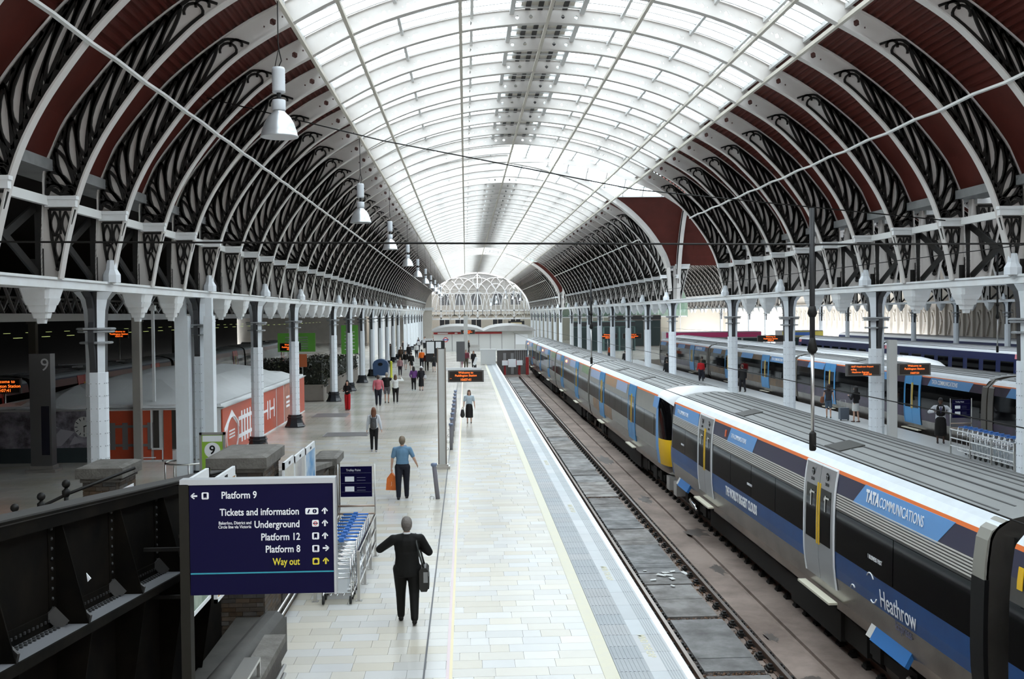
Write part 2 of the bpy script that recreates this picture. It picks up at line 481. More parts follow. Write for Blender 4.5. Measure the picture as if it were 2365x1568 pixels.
# ---- crossings where the side vault meets the main vault
KT = 15.24/2/HALF
def crossing(ya, yb):
    yc = (ya+yb)/2
    def parts(name, m, t0, t1, n, axis):
        for s in (-1, 1):
            mb = MB()
            for i in range(n):
                a = at_s(t0+(t1-t0)*i/n, 1.05); b = at_s(t0+(t1-t0)*(i+1)/n, 1.05)
                for s2 in (-1, 1):
                    if axis == 'main':   # vault along Y, kept outside the diagonals
                        q = [(s*a[0], 0, a[1]), (s*b[0], 0, b[1]), (s*b[0], s2*7.62, b[1]), (s*a[0], s2*7.62, a[1])] if s < 0 else [(s*a[0], s2*KT*a[0], a[1]), (s*b[0], s2*KT*b[0], b[1]), (s*b[0], s2*7.62, b[1]), (s*a[0], s2*7.62, a[1])]
                    else:                # vault along X
                        if s2 < 0: continue
                        e = 12.0
                        q = [(s2*a[0], s*KT*a[0], a[1]), (s2*b[0], s*KT*b[0], b[1]), (s2*e, s*KT*b[0], b[1]), (s2*e, s*KT*a[0], a[1])]
                    mb.add(q+[(p[0], p[1], p[2]+.02) for p in q], [(0,1,2,3), (4,5,6,7), (0,1,5,4), (1,2,6,5), (2,3,7,6), (3,0,4,7)])
            if mb.v: mb.build(name, m, ceiling, (XC, yc, 0))
    for ax in ('main', 'side'):
        parts('glass_pane', M_GLASS, 10.02, 15, 10, ax)
        parts('red_sheet', M_RED, 4.0, 10.02, 16, ax)
    for s in (1,):
        mb = MB()
        for s2 in (-1, 1):
            P = [at_s(1.0+14*i/30, .8) for i in range(31)]
            for a, b in zip(P[:-1], P[1:]): mb.bar((s*a[0], s2*KT*a[0], a[1]), (s*b[0], s2*KT*b[0], b[1]), .22, .35)
        mb.build('groin_rib', M_RIB, ceiling, (XC, yc, 0))
    mb = MB()
    for t in (10.02, 10.9, 11.7, 12.5, 13.3, 14.2):
        x, z = at_s(t, 1.0)
        mb.bar((-x, -7.62, z), (-x, 7.62, z), .05, .08)
        for s in (1,):
            for s2 in (-1, 1):
                mb.bar((s*x, s2*KT*x, z), (s*x, s2*7.62, z), .05, .08); mb.bar((s*x, s2*KT*x, z), (s*12, s2*KT*x, z), .05, .08)
    for k in range(1, 9):
        d = 7.62*k/9; xx = d/KT
        P = [at_s(10.02+4.98*i/12, 1.0) for i in range(13)]
        for s in (-1, 1):
            for s2 in (-1, 1):
                Q = [p for p in P if p[0] < xx or s < 0]
                for a, b in zip(Q[:-1], Q[1:]): mb.bar((s*a[0], s2*d, a[1]), (s*b[0], s2*d, b[1]), .05, .07)
                Q = [p for p in P if p[0] < xx and s > 0]
                for a, b in zip(Q[:-1], Q[1:]): mb.bar((s*xx, s2*KT*a[0], a[1]), (s*xx, s2*KT*b[0], b[1]), .05, .07)
    mb.build('glazing_bars', M_BAR, ceiling, (XC, yc, 0))
    for s, X in ((1, XR),):                       # arch ribs of the side vault on the arcade lines
        for dx in (0.35,):
            r = obj('side_vault_rib', ME_RIB, ceiling, (X+s*dx, yc, 0), PI/2, (KT, 1, 1))
            r.rotation_euler = (0, 0, PI/2 if s < 0 else -PI/2)
            obj('scrollwork', ME_SCL, r); obj('scrollwork', ME_SCR, r)
crossing(T1A, T1B); crossing(T2A, T2B)
# ---- rods and purlins along the roof
def long_bar(name, m, rel, z, w, h, lo=None):
    mb = MB(); mb.box(-w/2, w/2, RIBS_Y[0]-3, YF, -h/2, h/2)
    mb.build(name, m, ceiling, (XC+rel, 0, z))
for rel in (0, 2.45, 5.2, 6.22):
    z = min(S, key=lambda p: abs(p[0]-rel))[1]
    for s in ((1,) if rel == 0 else (-1, 1)): long_bar('purlin', M_PURL, s*rel, z+.02, .09, .10)
for s in (-1, 1):
    for a, b in ((RIBS_Y[0]-3, T1A), (T1B, T2A), (T2B, YF)) if s > 0 else ((RIBS_Y[0]-3, YF),):
        mb = MB(); n = round((b-a)/RIB)
        for i in range(n):
            ya, yb = a+(b-a)*i/n, a+(b-a)*(i+1)/n
            mb.bar((0, ya, 0), (s*.06, (ya+yb)/2, .07), .085, .05); mb.bar((s*.06, (ya+yb)/2, .07), (0, yb, 0), .085, .05)
        mb.build('tie_rail', M_TIE, ceiling, (XC+s*8.60, 0, 9.93))
        mb = MB(); mb.box(-.05, .05, a, b, -.09, .09); mb.build('bracket_rail', M_TIE, ceiling, (XC+s*10.5, 0, 7.62))

# ------------------------------------------------------------------ arcades
def arcade(side, X, sg):
    """girder, posts and braces over one row of columns"""
    w = struct(thing('wall_'+side, '', '')); del w['label'], w['category']
    w.location = (X, 0, 0)
    for a, b in ((Y0-13*RIB-3, YF),):
        mb = MB(); mb.box(-.32, .32, a, b, 5.93, 6.13); mb.box(-.36, .36, a, b, 6.09, 6.14)
        mb.build('arcade_girder', M_WHITE, w)
    pm = MB()
    for z0, z1, hw, hy in ((5.72, 5.94, .3, .44), (5.6, 5.73, .27, .36), (5.46, 5.61, .22, .25), (5.34, 5.47, .16, .15), (5.24, 5.35, .09, .08)):
        n = 8; vs = []; fs = []
        pts = [(hw*c, hy*s_) for c, s_ in ((-1,-.8),(-.8,-1),(.8,-1),(1,-.8),(1,.8),(.8,1),(-.8,1),(-1,.8))]
        k = .82
        vs = [(x*k, y*k, z0) for x, y in pts]+[(x, y, z1) for x, y in pts]
        pm.add(vs, [tuple(range(8))[::-1], tuple(range(8, 16))]+[(i, (i+1) % 8, 8+(i+1) % 8, 8+i) for i in range(8)])
    pme = pm.mesh('pendant', M_WHITE)
    post = MB(); post.box(-.07, .07, -.09, .09, 6.14, 7.6); post.box(-.2, .05, -.02, .02, 6.14, 6.5)
    pome = post.mesh('iron_post', M_IRON)
    shoe = MB(); shoe.lathe([(.2, 6.13), (.2, 6.3), (.13, 6.42), (.1, 6.62), (.02, 6.64)], (0, 0, 0), 8, smooth=False)
    sme = shoe.mesh('rib_shoe', M_COLW)
    br = MB()
    br.bar((0, .1, 6.2), (0, RIB-.1, 7.5), .05, .16); br.bar((.03, .1, 7.5), (.03, RIB-.1, 6.2), .05, .16)
    bme = br.mesh('cross_brace', M_IRON)
    RY = sorted(RIBS_Y+LEFT_EXTRA) if sg < 0 else RIBS_Y
    for i, y in enumerate(RY):
        obj('iron_post', pome, w, (0, y, 0))
        if not any(abs(y-c) < .3 for c in COLS_Y) and y > Y0-8: obj('pendant', pme, w, (0, y, 0))
        if any(abs(y-c) < .3 for c in COLS_Y): obj('rib_shoe', sme, w, (-sg*.38, y-.05, 0))
        if i+1 < len(RY) and RY[i+1]-y < RIB*1.5: obj('cross_brace', bme, w, (sg*.06, y, 0))
    return w
wall_left = arcade('left', XL, -1)
wall_right = arcade('right', XR, 1)
def column_meshes():
    M = {}
    b = MB(); b.lathe([(.5, 0), (.5, .06), (.47, .1), (.40, .22), (.36, .36), (.35, .42), (.38, .45), (.38, .50), (.34, .52), (.33, .6)], n=8, rot=PI/8, smooth=False)
    M['pedestal'] = b.mesh('pedestal', mat('pedestal_black', (.02, .022, .026), .25))
    b = MB(); b.lathe([(.24, .6), (.24, 4.12), (.22, 4.13)], n=8, rot=PI/8, smooth=False)
    M['shaft'] = b.mesh('shaft', M_COLW)
    b = MB()
    pr = [(.225, 4.12), (.235, 4.7), (.24, 5.2), (.26, 5.5), (.32, 5.75), (.46, 5.92)]
    b.lathe(pr, n=8, rot=PI/8, smooth=False, mis=lambda i, j: j % 2)
    M['capital'] = b.mesh('capital', [M_COLW, mat('capital_black', (.035, .036, .04), .35)])
    b = MB()
    for z, r in ((5.07, .42), (5.01, .40), (4.76, .36)): b.lathe([(r-.03, z), (r, z+.015), (r, z+.04), (r-.03, z+.055)], n=8, rot=PI/8, smooth=False)
    M['collar'] = b.mesh('collar', mat('collar_grey', (.30, .31, .32), .3))
    b = MB()
    for s in (-1, 1):
        P = [(.24, 4.2), (.30, 4.55), (.36, 4.8), (.36, 5.05), (.31, 5.25), (.33, 5.55), (.46, 5.8), (.62, 5.92)]
        vs = []; fs = []
        for r, z in P: vs += [(-.06, s*(r+.02), z), (.06, s*(r+.02), z), (.06, s*(r-.1), z), (-.06, s*(r-.1), z)]
        for i in range(len(P)-1): fs += [(i*4+j, i*4+(j+1) % 4, i*4+4+(j+1) % 4, i*4+4+j) for j in range(4)]
        b.add(vs, fs+[(0,1,2,3), tuple(len(P)*4-4+j for j in (3,2,1,0))])
    M['bracket'] = b.mesh('bracket', mat('capital_black', (.035, .036, .04), .35))
    b = MB()
    for j in range(8):
        an = PI/4*j
        for k in range(12):
            z = .8+k*.28
            for o_ in (-.06, .06):
                x = .222*math.cos(an)-o_*math.sin(an); y = .222*math.sin(an)+o_*math.cos(an)
                b.obox((x, y, z), (.014*math.cos(an), .014*math.sin(an), 0), (-.011*math.sin(an), .011*math.cos(an), 0), (0, 0, .011))
    M['rivets'] = b.mesh('rivets', mat('rivet_grey', (.45, .47, .5), .4))
    return M
CM = column_meshes()
def column(x, y, label, group, far=False, rivets=False):
    c = thing('iron_column', label, 'column', (x, y, 0), 0, group)
    for k in ('pedestal', 'shaft', 'capital', 'collar', 'bracket'): obj(k, CM[k], c)
    if rivets: stuff(obj('rivets', CM['rivets'], c))
    return c
for i, y in enumerate(COLS_Y):
    for nm, X in (('left', XL), ('right', XR)):
        if nm == 'right' and i == 0: lab = 'white iron column cut off by the right edge of the photo'
        elif i < 4: lab = f'{ORD[i]} tall white iron column with black capital in the {nm} arcade'
        elif i < 12: lab = f'{ORD[i-4] if i > 4 else "first"} white iron column past the first cross vault, {nm} arcade'
        else: lab = f'distant white iron column of the {nm} arcade near the far screen'
        column(X, y, lab, f'columns of the {nm} arcade', rivets=i < 5)

# ------------------------------------------------------------------ platforms and tracks
def tile_mat():
    m = bpy.data.materials.new('stone_tiles'); m.use_nodes = True
    nt = m.node_tree; N = nt.nodes; L = nt.links; b = N['Principled BSDF']
    g = N.new('ShaderNodeNewGeometry')
    br = N.new('ShaderNodeTexBrick'); br.inputs['Scale'].default_value = 1.0
    br.inputs['Brick Width'].default_value = 0.62; br.inputs['Row Height'].default_value = 0.375; br.inputs['Mortar Size'].default_value = 0.004
    br.inputs['Color1'].default_value = (.56, .525, .465, 1); br.inputs['Color2'].default_value = (.50, .48, .44, 1); br.inputs['Mortar'].default_value = (.36, .33, .29, 1)
    L.new(g.outputs['Position'], br.inputs['Vector'])
    nz = N.new('ShaderNodeTexNoise'); nz.inputs['Scale'].default_value = .35; nz.inputs['Detail'].default_value = 6
    L.new(g.outputs['Position'], nz.inputs['Vector'])
    mx = N.new('ShaderNodeMix'); mx.data_type = 'RGBA'; mx.blend_type = 'MULTIPLY'
    rp = N.new('ShaderNodeValToRGB'); rp.color_ramp.elements[0].color = (.72, .68, .62, 1); rp.color_ramp.elements[1].color = (1, 1, 1, 1)
    rp.color_ramp.elements[0].position = .35; rp.color_ramp.elements[1].position = .6
    L.new(nz.outputs['Fac'], rp.inputs['Fac']); mx.inputs['Factor'].default_value = .8
    L.new(br.outputs['Color'], mx.inputs['A']); L.new(rp.outputs['Color'], mx.inputs['B'])
    L.new(mx.outputs['Result'], b.inputs['Base Color'])
    b.inputs['Roughness'].default_value = .2; b.inputs['Specular IOR Level'].default_value = .6
    return m
M_TILE = tile_mat()
M_JOINT = mat('tile_joint', (.36, .34, .31), .7)
M_SLAB = mat('stone_slab', (.545, .52, .47), .26, spec=.55, perobj=.10, var=.14, vscale=1.1, col2=(.5, .45, .38))
M_SLABS = mat('stone_slab_far', (.545, .52, .47), .24, spec=.55, island=.10, var=.14, vscale=1.1, col2=(.5, .45, .38))
M_CONC = mat('concrete', (.42, .41, .39), .8, var=.6, vscale=1.5, col2=(.22, .19, .16), bump=.3)
M_BED = mat('track_slab', (.25, .195, .165), .75, spec=.25, var=.85, vscale=.7, col2=(.11, .08, .065), bump=.5, bscale=12, roughvar=.0)
M_PANEL = mat('track_panel', (.22, .21, .20), .38, var=.8, vscale=1.6, col2=(.08, .07, .065), perobj=.5, bump=.25, bscale=14, roughvar=.4)
M_RAILTOP = mat('rail_head', (.42, .36, .32), .28, .85)
M_RUST = mat('rail_rust', (.11, .06, .04), .8, var=.5, vscale=5, col2=(.05, .03, .02))
M_YLINE = mat('worn_yellow_line', (.60, .565, .43), .5, var=.5, vscale=5, col2=(.55, .53, .46))
NB = 46.0
PE = 3.28            # platform edge
fl = MB()
fl.box(-9.0, PE, -6, NB, -1.3, -.012, 1)
fl.box(-19.3, -9.0, -6, NB, -1.3, 0, 0)
fl.box(-19.3, PE, NB, 121, -1.3, 0, 0)
fl.box(-44, 44, 121, YF+25, -1.3, 0, 0)
fl.box(9.75, 19.6, -6, 121, -1.3, 0, 2)
fl.box(27.0, 35.2, -6, 121, -1.3, 0, 2)
fl.box(38.6, 60, -6, 121, -1.3, 0, 2)
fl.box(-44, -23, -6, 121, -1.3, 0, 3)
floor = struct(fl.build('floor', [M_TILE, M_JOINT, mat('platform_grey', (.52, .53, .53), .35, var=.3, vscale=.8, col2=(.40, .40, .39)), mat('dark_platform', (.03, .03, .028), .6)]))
slabs = []; rnd = random.Random(11)
y = 11.8; row = 0
while y < NB-.01:
    h = .375; x = -9.0+rnd.uniform(-.2, 0)
    y1 = min(y+h, NB)
    while x < 1.98:
        w = rnd.choice((.3, .5, .55, .62, .62, .7, .8)); x1 = min(x+w, 1.98)
        if 1.98-x1 < .12: x1 = 1.98
        slabs.append((max(x, -9), x1, y, y1)); x = x1
    y = y1
near = [s for s in slabs if s[0] > -3.35 and s[3] > 14.6]
near = sorted(near, key=lambda s: s[2])[:300]; ns = set(near)
G = .0028
for (a, b, c, d) in near:
    mb = MB(); hx, hy = (b-a)/2-G, (d-c)/2-G
    mb.box(-hx, hx, -hy, hy, -.012, .004)
    o = mb.build('paving_slab', M_SLAB, floor, ((a+b)/2, (c+d)/2, 0))
mb = MB()
for s in slabs:
    if s not in ns: mb.box(s[0]+G, s[1]-G, s[2]+G, s[3]-G, -.012, .004)
stuff(mb.build('paving', M_SLABS, floor))
mb = MB(); mb.box(-.69, -.66, 8, 118, .0, .007); mb.build('drain_slot', mat('drain_dark', (.08, .08, .085), .5), floor)
mb = MB(); mb.box(-.30, -.255, 8, 118, .0, .0065); mb.build('yellow_line', mat('pale_yellow', (.72, .62, .40), .5), floor)
mb = MB(); mb.box(-.35, -.30, 8, 118, .0, .0063); mb.build('pink_line', mat('pale_pink', (.66, .54, .55), .5), floor)
mb = MB(); mb.box(1.98, 2.20, 8, 118, -.012, .006); mb.build('warning_line', M_YLINE, floor)
# tactile strip and coping
t = MB(); t.box(2.21, 2.69, .003, .597, -.012, .002)
for i in range(7): t.box(2.245+i*.064, 2.275+i*.064, .01, .59, .002, .009)
tme = t.mesh('tactile_slab', mat('tactile_grey', (.33, .345, .355), .5, perobj=.08, var=.3, vscale=2, col2=(.24, .25, .26)))
c = MB(); c.box(2.69, 3.17, .003, .897, -.08, .004)
for i in range(5): c.box(2.945+i*.042, 2.968+i*.042, .01, .89, .004, .009, 1)
c.box(3.17, 3.285, .003, .897, -.08, .006, 2)
cme = c.mesh('coping_slab', [mat('coping_grey', (.50, .52, .53), .45, perobj=.1, var=.3, vscale=1.5, col2=(.38, .39, .40)), mat('coping_line', (.34, .36, .37), .5), mat('edge_white', (.80, .80, .79), .5, var=.3, vscale=6, col2=(.5, .48, .46))])
for i in range(170): obj('tactile_slab', tme, floor, (0, 12+i*.6, 0))
for i in range(115): obj('coping_slab', cme, floor, (0, 12+i*.9, 0))
for yy in (17.4, 22.2, 29.5, 38.5, 49): text('MIND THE GAP', .17, mat('faded_yellow', (.60, .57, .42), .6), (2.83, yy, .006), 'ZR', floor, .001, 'LEFT', .004)
# track bed
tb = MB(); tb.box(PE, 9.75, -6, 121, -1.5, -1.12); tb.box(19.6, 27.0, -6, 121, -1.5, -1.12); tb.box(35.2, 38.6, -6, 121, -1.5, -1.12); tb.box(-23, -19.3, -6, 121, -1.5, -1.12)
tb.box(5.68, 6.28, -6, 121, -1.12, -1.05); tb.box(6.42, 7.0, -6, 121, -1.12, -1.05)
track = struct(tb.build('floor_trackbed', M_BED))
rnd = random.Random(5)
y = 13.0; pn = 0; gravel = MB()
while y < 108:
    L_ = rnd.choice((.9, 1.0, 1.6, 2.1, 3.2)); g_ = rnd.choice((.05, .06, .22))
    mb = MB(); z1 = -1.055+rnd.uniform(-.012, .012)
    mb.box(4.16+rnd.uniform(-.02, .02), 5.28+rnd.uniform(-.08, .02), 0, L_, -1.12, z1)
    if L_ > 1.5:
        for k in range(rnd.randint(1, 3)):
            yy = rnd.uniform(.2, L_-.2); mb.box(4.2, 5.2, yy, yy+.012, z1-.001, z1+.004, 1)
    mb.build('track_panel', [M_PANEL, M_BLACK], track, (0, y, 0))
    if g_ > .1 and y < 60:
        for k in range(140 if y < 40 else 50):
            s_ = rnd.uniform(.015, .038)
            gravel.sphere((rnd.uniform(4.15, 5.3), y+L_+rnd.uniform(0, g_), -1.10+rnd.uniform(0, .03)), s_, 5, 3, 0, (1, rnd.uniform(.6, 1), .7))
    y += L_+g_
for k in range(900):
    sd = rnd.choice((4.08, 5.38, 5.62))
    s_ = rnd.uniform(.012, .035); gravel.sphere((sd+rnd.gauss(0, .05), rnd.uniform(14, 34), -1.10+rnd.uniform(0, .03)), s_, 5, 3, 0, (1, 1, .7))
stuff(gravel.build('gravel', mat('gravel_brown', (.15, .10, .075), .9, island=.6), track))
mb = MB()
for k in range(14):       # rubble and torn wrapping between the rails
    a = rnd.uniform(0, PI); sx, sy = rnd.uniform(.04, .13), rnd.uniform(.02, .07)
    cx, cy = rnd.gauss(4.75, .22), rnd.choice((17.0, 25.6))+rnd.gauss(0, .45)
    mb.obox((cx, cy, -1.035+rnd.uniform(0, .015)), (sx*math.cos(a), sx*math.sin(a), rnd.uniform(-.01, .02)), (-sy*math.sin(a), sy*math.cos(a), 0), (0, 0, .006))
stuff(mb.build('litter', mat('pale_litter', (.62, .62, .60), .5), track))
# oily stains on the slab between the tracks
mb = MB()
for (cx, cy, rx, ry) in ((5.95, 18.1, .25, .22), (6.15, 17.3, .32, .12), (6.0, 16.2, .3, .35), (5.9, 20.5, .2, .5), (6.6, 30.5, .5, 1.0), (6.2, 26, .25, .8), (6.1, 36, .3, 1.2), (6.0, 46, .4, 2)):
    n = 34; mb.prism([(cx+rx*.7*math.cos(2*PI*i/n)*rnd.uniform(.45, 1.3), cy+ry*.7*math.sin(2*PI*i/n)*rnd.uniform(.45, 1.3), -1.0495) for i in range(n)], (0, 0, .002))
mb.build('oil_stain', mat('oil', (.06, .045, .036), .5), track)
# rails with chairs
ch = MB(); ch.box(-.15, -.05, -.09, .09, -1.12, -1.03); ch.box(.05, .15, -.09, .09, -1.12, -1.03); ch.box(-.12, -.06, -.04, .04, -1.03, -.99); ch.box(.06, .12, -.04, .04, -1.03, -.99); ch.box(-.17, .17, -.11, .11, -1.12, -1.08)
chme = ch.mesh('rail_chair', M_IRON)
def rail(x, label, parts, y1=109.0, y0=8.0):
    r = thing('rail', label, 'rail', (x, 0, 0), 0, 'running rails')
    mb = MB(); mb.box(-.036, .036, y0, y1, -.955, -.95, 0); mb.box(-.036, .036, y0, y1, -.99, -.955, 1); mb.box(-.01, .01, y0, y1, -1.09, -.99, 1); mb.box(-.07, .07, y0, y1, -1.11, -1.09, 1)
    mb.build('rail_bar', [M_RAILTOP, M_RUST], r)
    n = int((y1-14)/.68)
    for k in range(min(parts, n)): obj('rail_chair', chme, r, (0, 14+k*.68, 0))
    if n > parts and parts:
        fb = MB()
        for k in range(parts, n):
            for s in (-1, 1): fb.box(s*.1-.05, s*.1+.05, 14+k*.68-.09, 14+k*.68+.09, -1.12, -1.03)
        stuff(fb.build('far_chairs', M_IRON, r))
rail(3.99, 'rusty rail right beside the pale platform edge', 60)
rail(5.49, 'polished rail of the empty track, farther from the platform', 60)
rail(7.27, 'rail under the near side of the grey and blue train', 60)
rail(8.77, 'rail under the far side of the grey and blue train', 0)
for x, l in ((20.55, 'rail under the near side of the train with blue doors across the far platform'), (22.05, 'rail under the far side of the train with blue doors across the far platform')): rail(x, l, 0, 120)

# ------------------------------------------------------------------ neighbouring wide hall on the right
ceil2 = struct(thing('ceiling_side_hall', '', '')); del ceil2['label'], ceil2['category']
M_GLASS2 = glass('side_hall_glass', (.50, .53, .55), .06, .2)
SX, SZ = 15.6/HALF, 1.42
XC2 = XR+15.6; ZO = 6.11*(1-SZ)
for y in RIBS_Y[13:]:
    r = obj('roof_rib', ME_RIB, ceil2, (XC2, y, ZO), 0, (SX, 1, SZ))
    obj('scrollwork', ME_SCL, r); obj('scrollwork', ME_SCR, r)
for s in (-1, 1):
    rs = [at_s(6+4.02*i/10, 1.05) for i in range(11)]; gs_ = [at_s(10.02+4.98*i/10, 1.05) for i in range(11)]
    for a, b in ((Y0-13*RIB, T1A), (T1B, T2A), (T2B, YF)) if s < 0 else ((Y0-13*RIB, YF),):
        for nm, m_, sec in (('red_sheet', M_RED, rs), ('red_board', M_RED, SEC_LO)): skin(sec, s, a, b).build(nm, m_, ceil2, (XC2, 0, ZO)).scale = (SX, 1, SZ)
    skin(gs_, s, Y0-13*RIB, YF).build('glass_pane', M_GLASS2, ceil2, (XC2, 0, ZO)).scale = (SX, 1, SZ)
mb = MB()
for rel in (0, 3.6, 7.6, 9.1):
    z = 6.11+(min(S, key=lambda p: abs(p[0]-rel/SX))[1]-6.11)*SZ
    for s in ((1,) if rel == 0 else (-1, 1)): mb.box(s*rel-.06, s*rel+.06, Y0, YF, z, z+.12)
mb.build('purlins', M_PURL, ceil2, (XC2, 0, 0))
# cross vault roofs over the side hall
for ya, yb in ((T1A, T1B), (T2A, T2B)):
    yc = (ya+yb)/2
    for s in (-1, 1):
        mbg = MB(); mbr = MB()
        for i in range(16):
            t0 = 4+11*i/16; t1 = 4+11*(i+1)/16
            a, b = at_s(t0, 1.05), at_s(t1, 1.05)
            q = [(1.3, s*KT*a[0], a[1]), (4.5, s*KT*a[0], a[1]), (4.5, s*KT*b[0], b[1]), (1.3, s*KT*b[0], b[1])]
            (mbr if t1 < 10.1 else mbg).add(q+[(p[0], p[1], p[2]+.02) for p in q], [(0,1,2,3), (4,5,6,7), (0,1,5,4), (2,3,7,6)])
        mbg.build('glass_pane', M_GLASS2, ceil2, (XR, yc, 0)); mbr.build('red_sheet', M_RED, ceil2, (XR, yc, 0))
wall_far_arcade = arcade('far_arcade', XR+31.2, 1)
for i, y in enumerate(COLS_Y[5:17]):
    column(XR+31.2, y, 'small white column of the distant arcade beyond the parked trains', 'columns of the distant arcade')
# outer wall with pointed blind arches, and an opaque roof added over it to keep skylight out
wm = MB(); wm.box(54, 54.6, -15, YF+20, 0, 12); 
M_STONE = mat('pale_stone', (.62, .58, .52), .8, var=.4, vscale=.8, col2=(.46, .42, .37))
wall_outer = struct(wm.build('wall_outer', M_STONE))
am = MB()
def arch_pts(w, h0, h1, n=6):
    return [(-w, h0)]+[(-w+w*(i/n)**1.0, h0+(h1-h0)*math.sin(PI/2*i/n)) for i in range(n+1)]+[(w-w*((n-i)/n), h0+(h1-h0)*math.sin(PI/2*i/n)) for i in range(n-1, -1, -1)]
P = [(-.62, 2.6)]+arch_pts(.62, 4.0, 5.2)[1:]+[(.62, 2.6)]
for a, b in zip(P[:-1], P[1:]): am.bar((0, a[0], a[1]), (0, b[0], b[1]), .22, .2, 0, (1, 0, 0))
am.prism([(.13, y_, z_) for y_, z_ in P], (.06, 0, 0), 1)
am.box(-.2, .1, -1.12, -.85, 0, 6.2)
am.box(-.25, .1, -1.1, 1.1, 6.0, 6.4); am.box(-.12, .1, -1.1, 1.1, 7.5, 7.7)
ame = am.mesh('blind_arch', [M_STONE, mat('arch_infill', (.38, .38, .42), .6, var=.5, vscale=1.5, col2=(.25, .22, .2))])
for k in range(50): obj('blind_arch', ame, wall_outer, (53.9, 70+k*2.2, 0))
mb = MB(); mb.box(42.0, 54.6, -15, YF+20, 11.8, 11.9); struct(mb.build('ceiling_side_sky_block', mat('sky_block_grey', (.4, .39, .37), .8)))
mb = MB(); mb.box(-45, 54.6, -20.5, -20, -1.3, 24); struct(mb.build('wall_light_block_south', mat('light_block_brown', (.16, .13, .11), .85, var=.4, vscale=1.2)))  # wall added behind the camera to cut light from the open end
M_GUT = mat('gutter_grey', (.22, .22, .22), .6, var=.5, vscale=2, col2=(.12, .12, .12))
mb = MB()
for a, b in ((-16, T1A), (T1B, T2A), (T2B, YF)): mb.box(12.75, 13.45, a, b, 8.2, 8.42)
struct(mb.build('trim_valley_gutter', M_GUT))
mb = MB(); mb.box(-8.85, -7.98, -16, YF, 8.2, 8.42); mb.box(-8.85, -8.72, -16, YF, 8.42, 9.6); struct(mb.build('trim_left_gutter', M_GUT))  # gutter, plus an upright strip added to shut out the sky gap
# ------------------------------------------------------------------ dark hall on the left
mb = MB(); mb.box(-45, -8.75, -15, 138, 9.4, 9.6); mb.box(-45, -8.75, 186, YF, 9.4, 9.6); mb.box(-45, -18, 138, 186, 9.4, 9.6); struct(mb.build('ceiling_left_hall', mat('left_hall_roof_black', (.012, .011, .01), .9, spec=.1)))  # one even near-black colour on roof and walls
mb = MB(); mb.box(-45, -44.6, -15, YF, -1.3, 9.6); struct(mb.build('wall_left_hall', mat('left_hall_wall_black', (.012, .011, .01), .9, spec=.1)))
mb = MB(); mb.box(-45, -8.75, -15.2, -14.8, 0, 9.6); struct(mb.build('wall_left_hall_end', mat('left_hall_wall_black', (.012, .011, .01), .9, spec=.1)))
mb = MB(); mb.box(-18, -8.75, 138, 186, 9.45, 9.48); struct(mb.build('window_added_skylight', M_GLASS))  # roof opening added to let daylight onto the white wall below
mb = MB(); mb.box(-12.6, -12.2, 142, 186, 0, 9.4); struct(mb.build('wall_exit_reflector', mat('reflector_white', (.75, .75, .74), .7)))  # white wall added to bounce daylight where the exit looks bright
def lattice(name, X, y0, y1, z0, z1, step, parent, mchord, mbr, w=.5):
    mb = MB(); mb.box(-w/2, w/2, y0, y1, z0-.32, z0, 0); mb.box(-w/2, w/2, y0, y1, z1, z1+.15, 0)
    n = int((y1-y0)/step)
    for i in range(n):
        a, b = y0+i*step, y0+(i+1)*step
        mb.bar((0, a, z0), (0, b, z1), .06, .11, 1, (1, 0, 0)); mb.bar((.08, a, z1), (.08, b, z0), .06, .11, 1, (1, 0, 0))
    return mb.build(name, [mchord, mbr], parent, (X, 0, 0))
lh = struct(thing('trim_left_hall', '', '')); del lh['label'], lh['category']
for X in (-17.5,): lattice('lattice_girder', X, 8, T1A, 5.55, 6.7, 1.0, lh, mat('girder_pale', (.52, .49, .45), .6), mat('lattice_grey', (.22, .21, .2), .6))
lattice('lattice_girder', -17.5, T1A, YF, 5.55, 6.7, 2.4, lh, M_WHITE, M_WHITE)
for X in (-30, -38): lattice('lattice_girder', X, 8, YF, 5.6, 6.7, 1.6, lh, mat('girder_dark', (.12, .11, .1), .6), mat('lattice_dark', (.10, .1, .1), .6))
mb = MB()
for k in range(40):
    for X in (-26.5, -36): mb.box(X, X+.18, 30+k*4.2, 30+k*4.2+.9, 4.2, 4.235)
mb.build('strip_lights', mat('strip_light_green', (.6, .7, .25), .5, emit=.45), lh)
for k in range(5):
    mb = MB(); mb.box(-.22, .22, -.22, .22, 0, 5.3); mb.box(-.3, .3, -.3, .3, 5.0, 5.3)
    mb.build('hall_post', mat('hall_post_stone', (.23, .21, .19), .7), lh, (-27.5, 58+k*11, 0))
# ------------------------------------------------------------------ far end: iron screen, stone building, concourse shop row
wf = MB()
YB = YF+9
wf.box(-45, 60, YB, YB+.6, 0, 24)
wall_far = struct(wf.build('wall_far', mat('far_stone', (.48, .44, .38), .85, var=.3, vscale=.15, col2=(.38, .34, .29))))
wn = MB(); wn.box(-1.0, 1.0, -.12, .02, 0, 2.3, 1); wn.box(-1.15, 1.15, -.2, -.05, -.15, 0); wn.box(-1.15, -1.0, -.16, 0, 0, 2.3); wn.box(1.0, 1.15, -.16, 0, 0, 2.3); wn.box(-1.15, 1.15, -.2, 0, 2.3, 2.5); wn.box(-.05, .05, -.15, 0, 0, 2.3)
wme = wn.mesh('facade_window', [mat('window_stone', (.60, .56, .50), .8), mat('window_dark', (.03, .03, .035), .2)])
for X in (-4.3, -1.1, 2.2, 6.6, 10.3):
    for z in (2.3, 7.3): obj('facade_window', wme, wall_far, (X, YB, z))
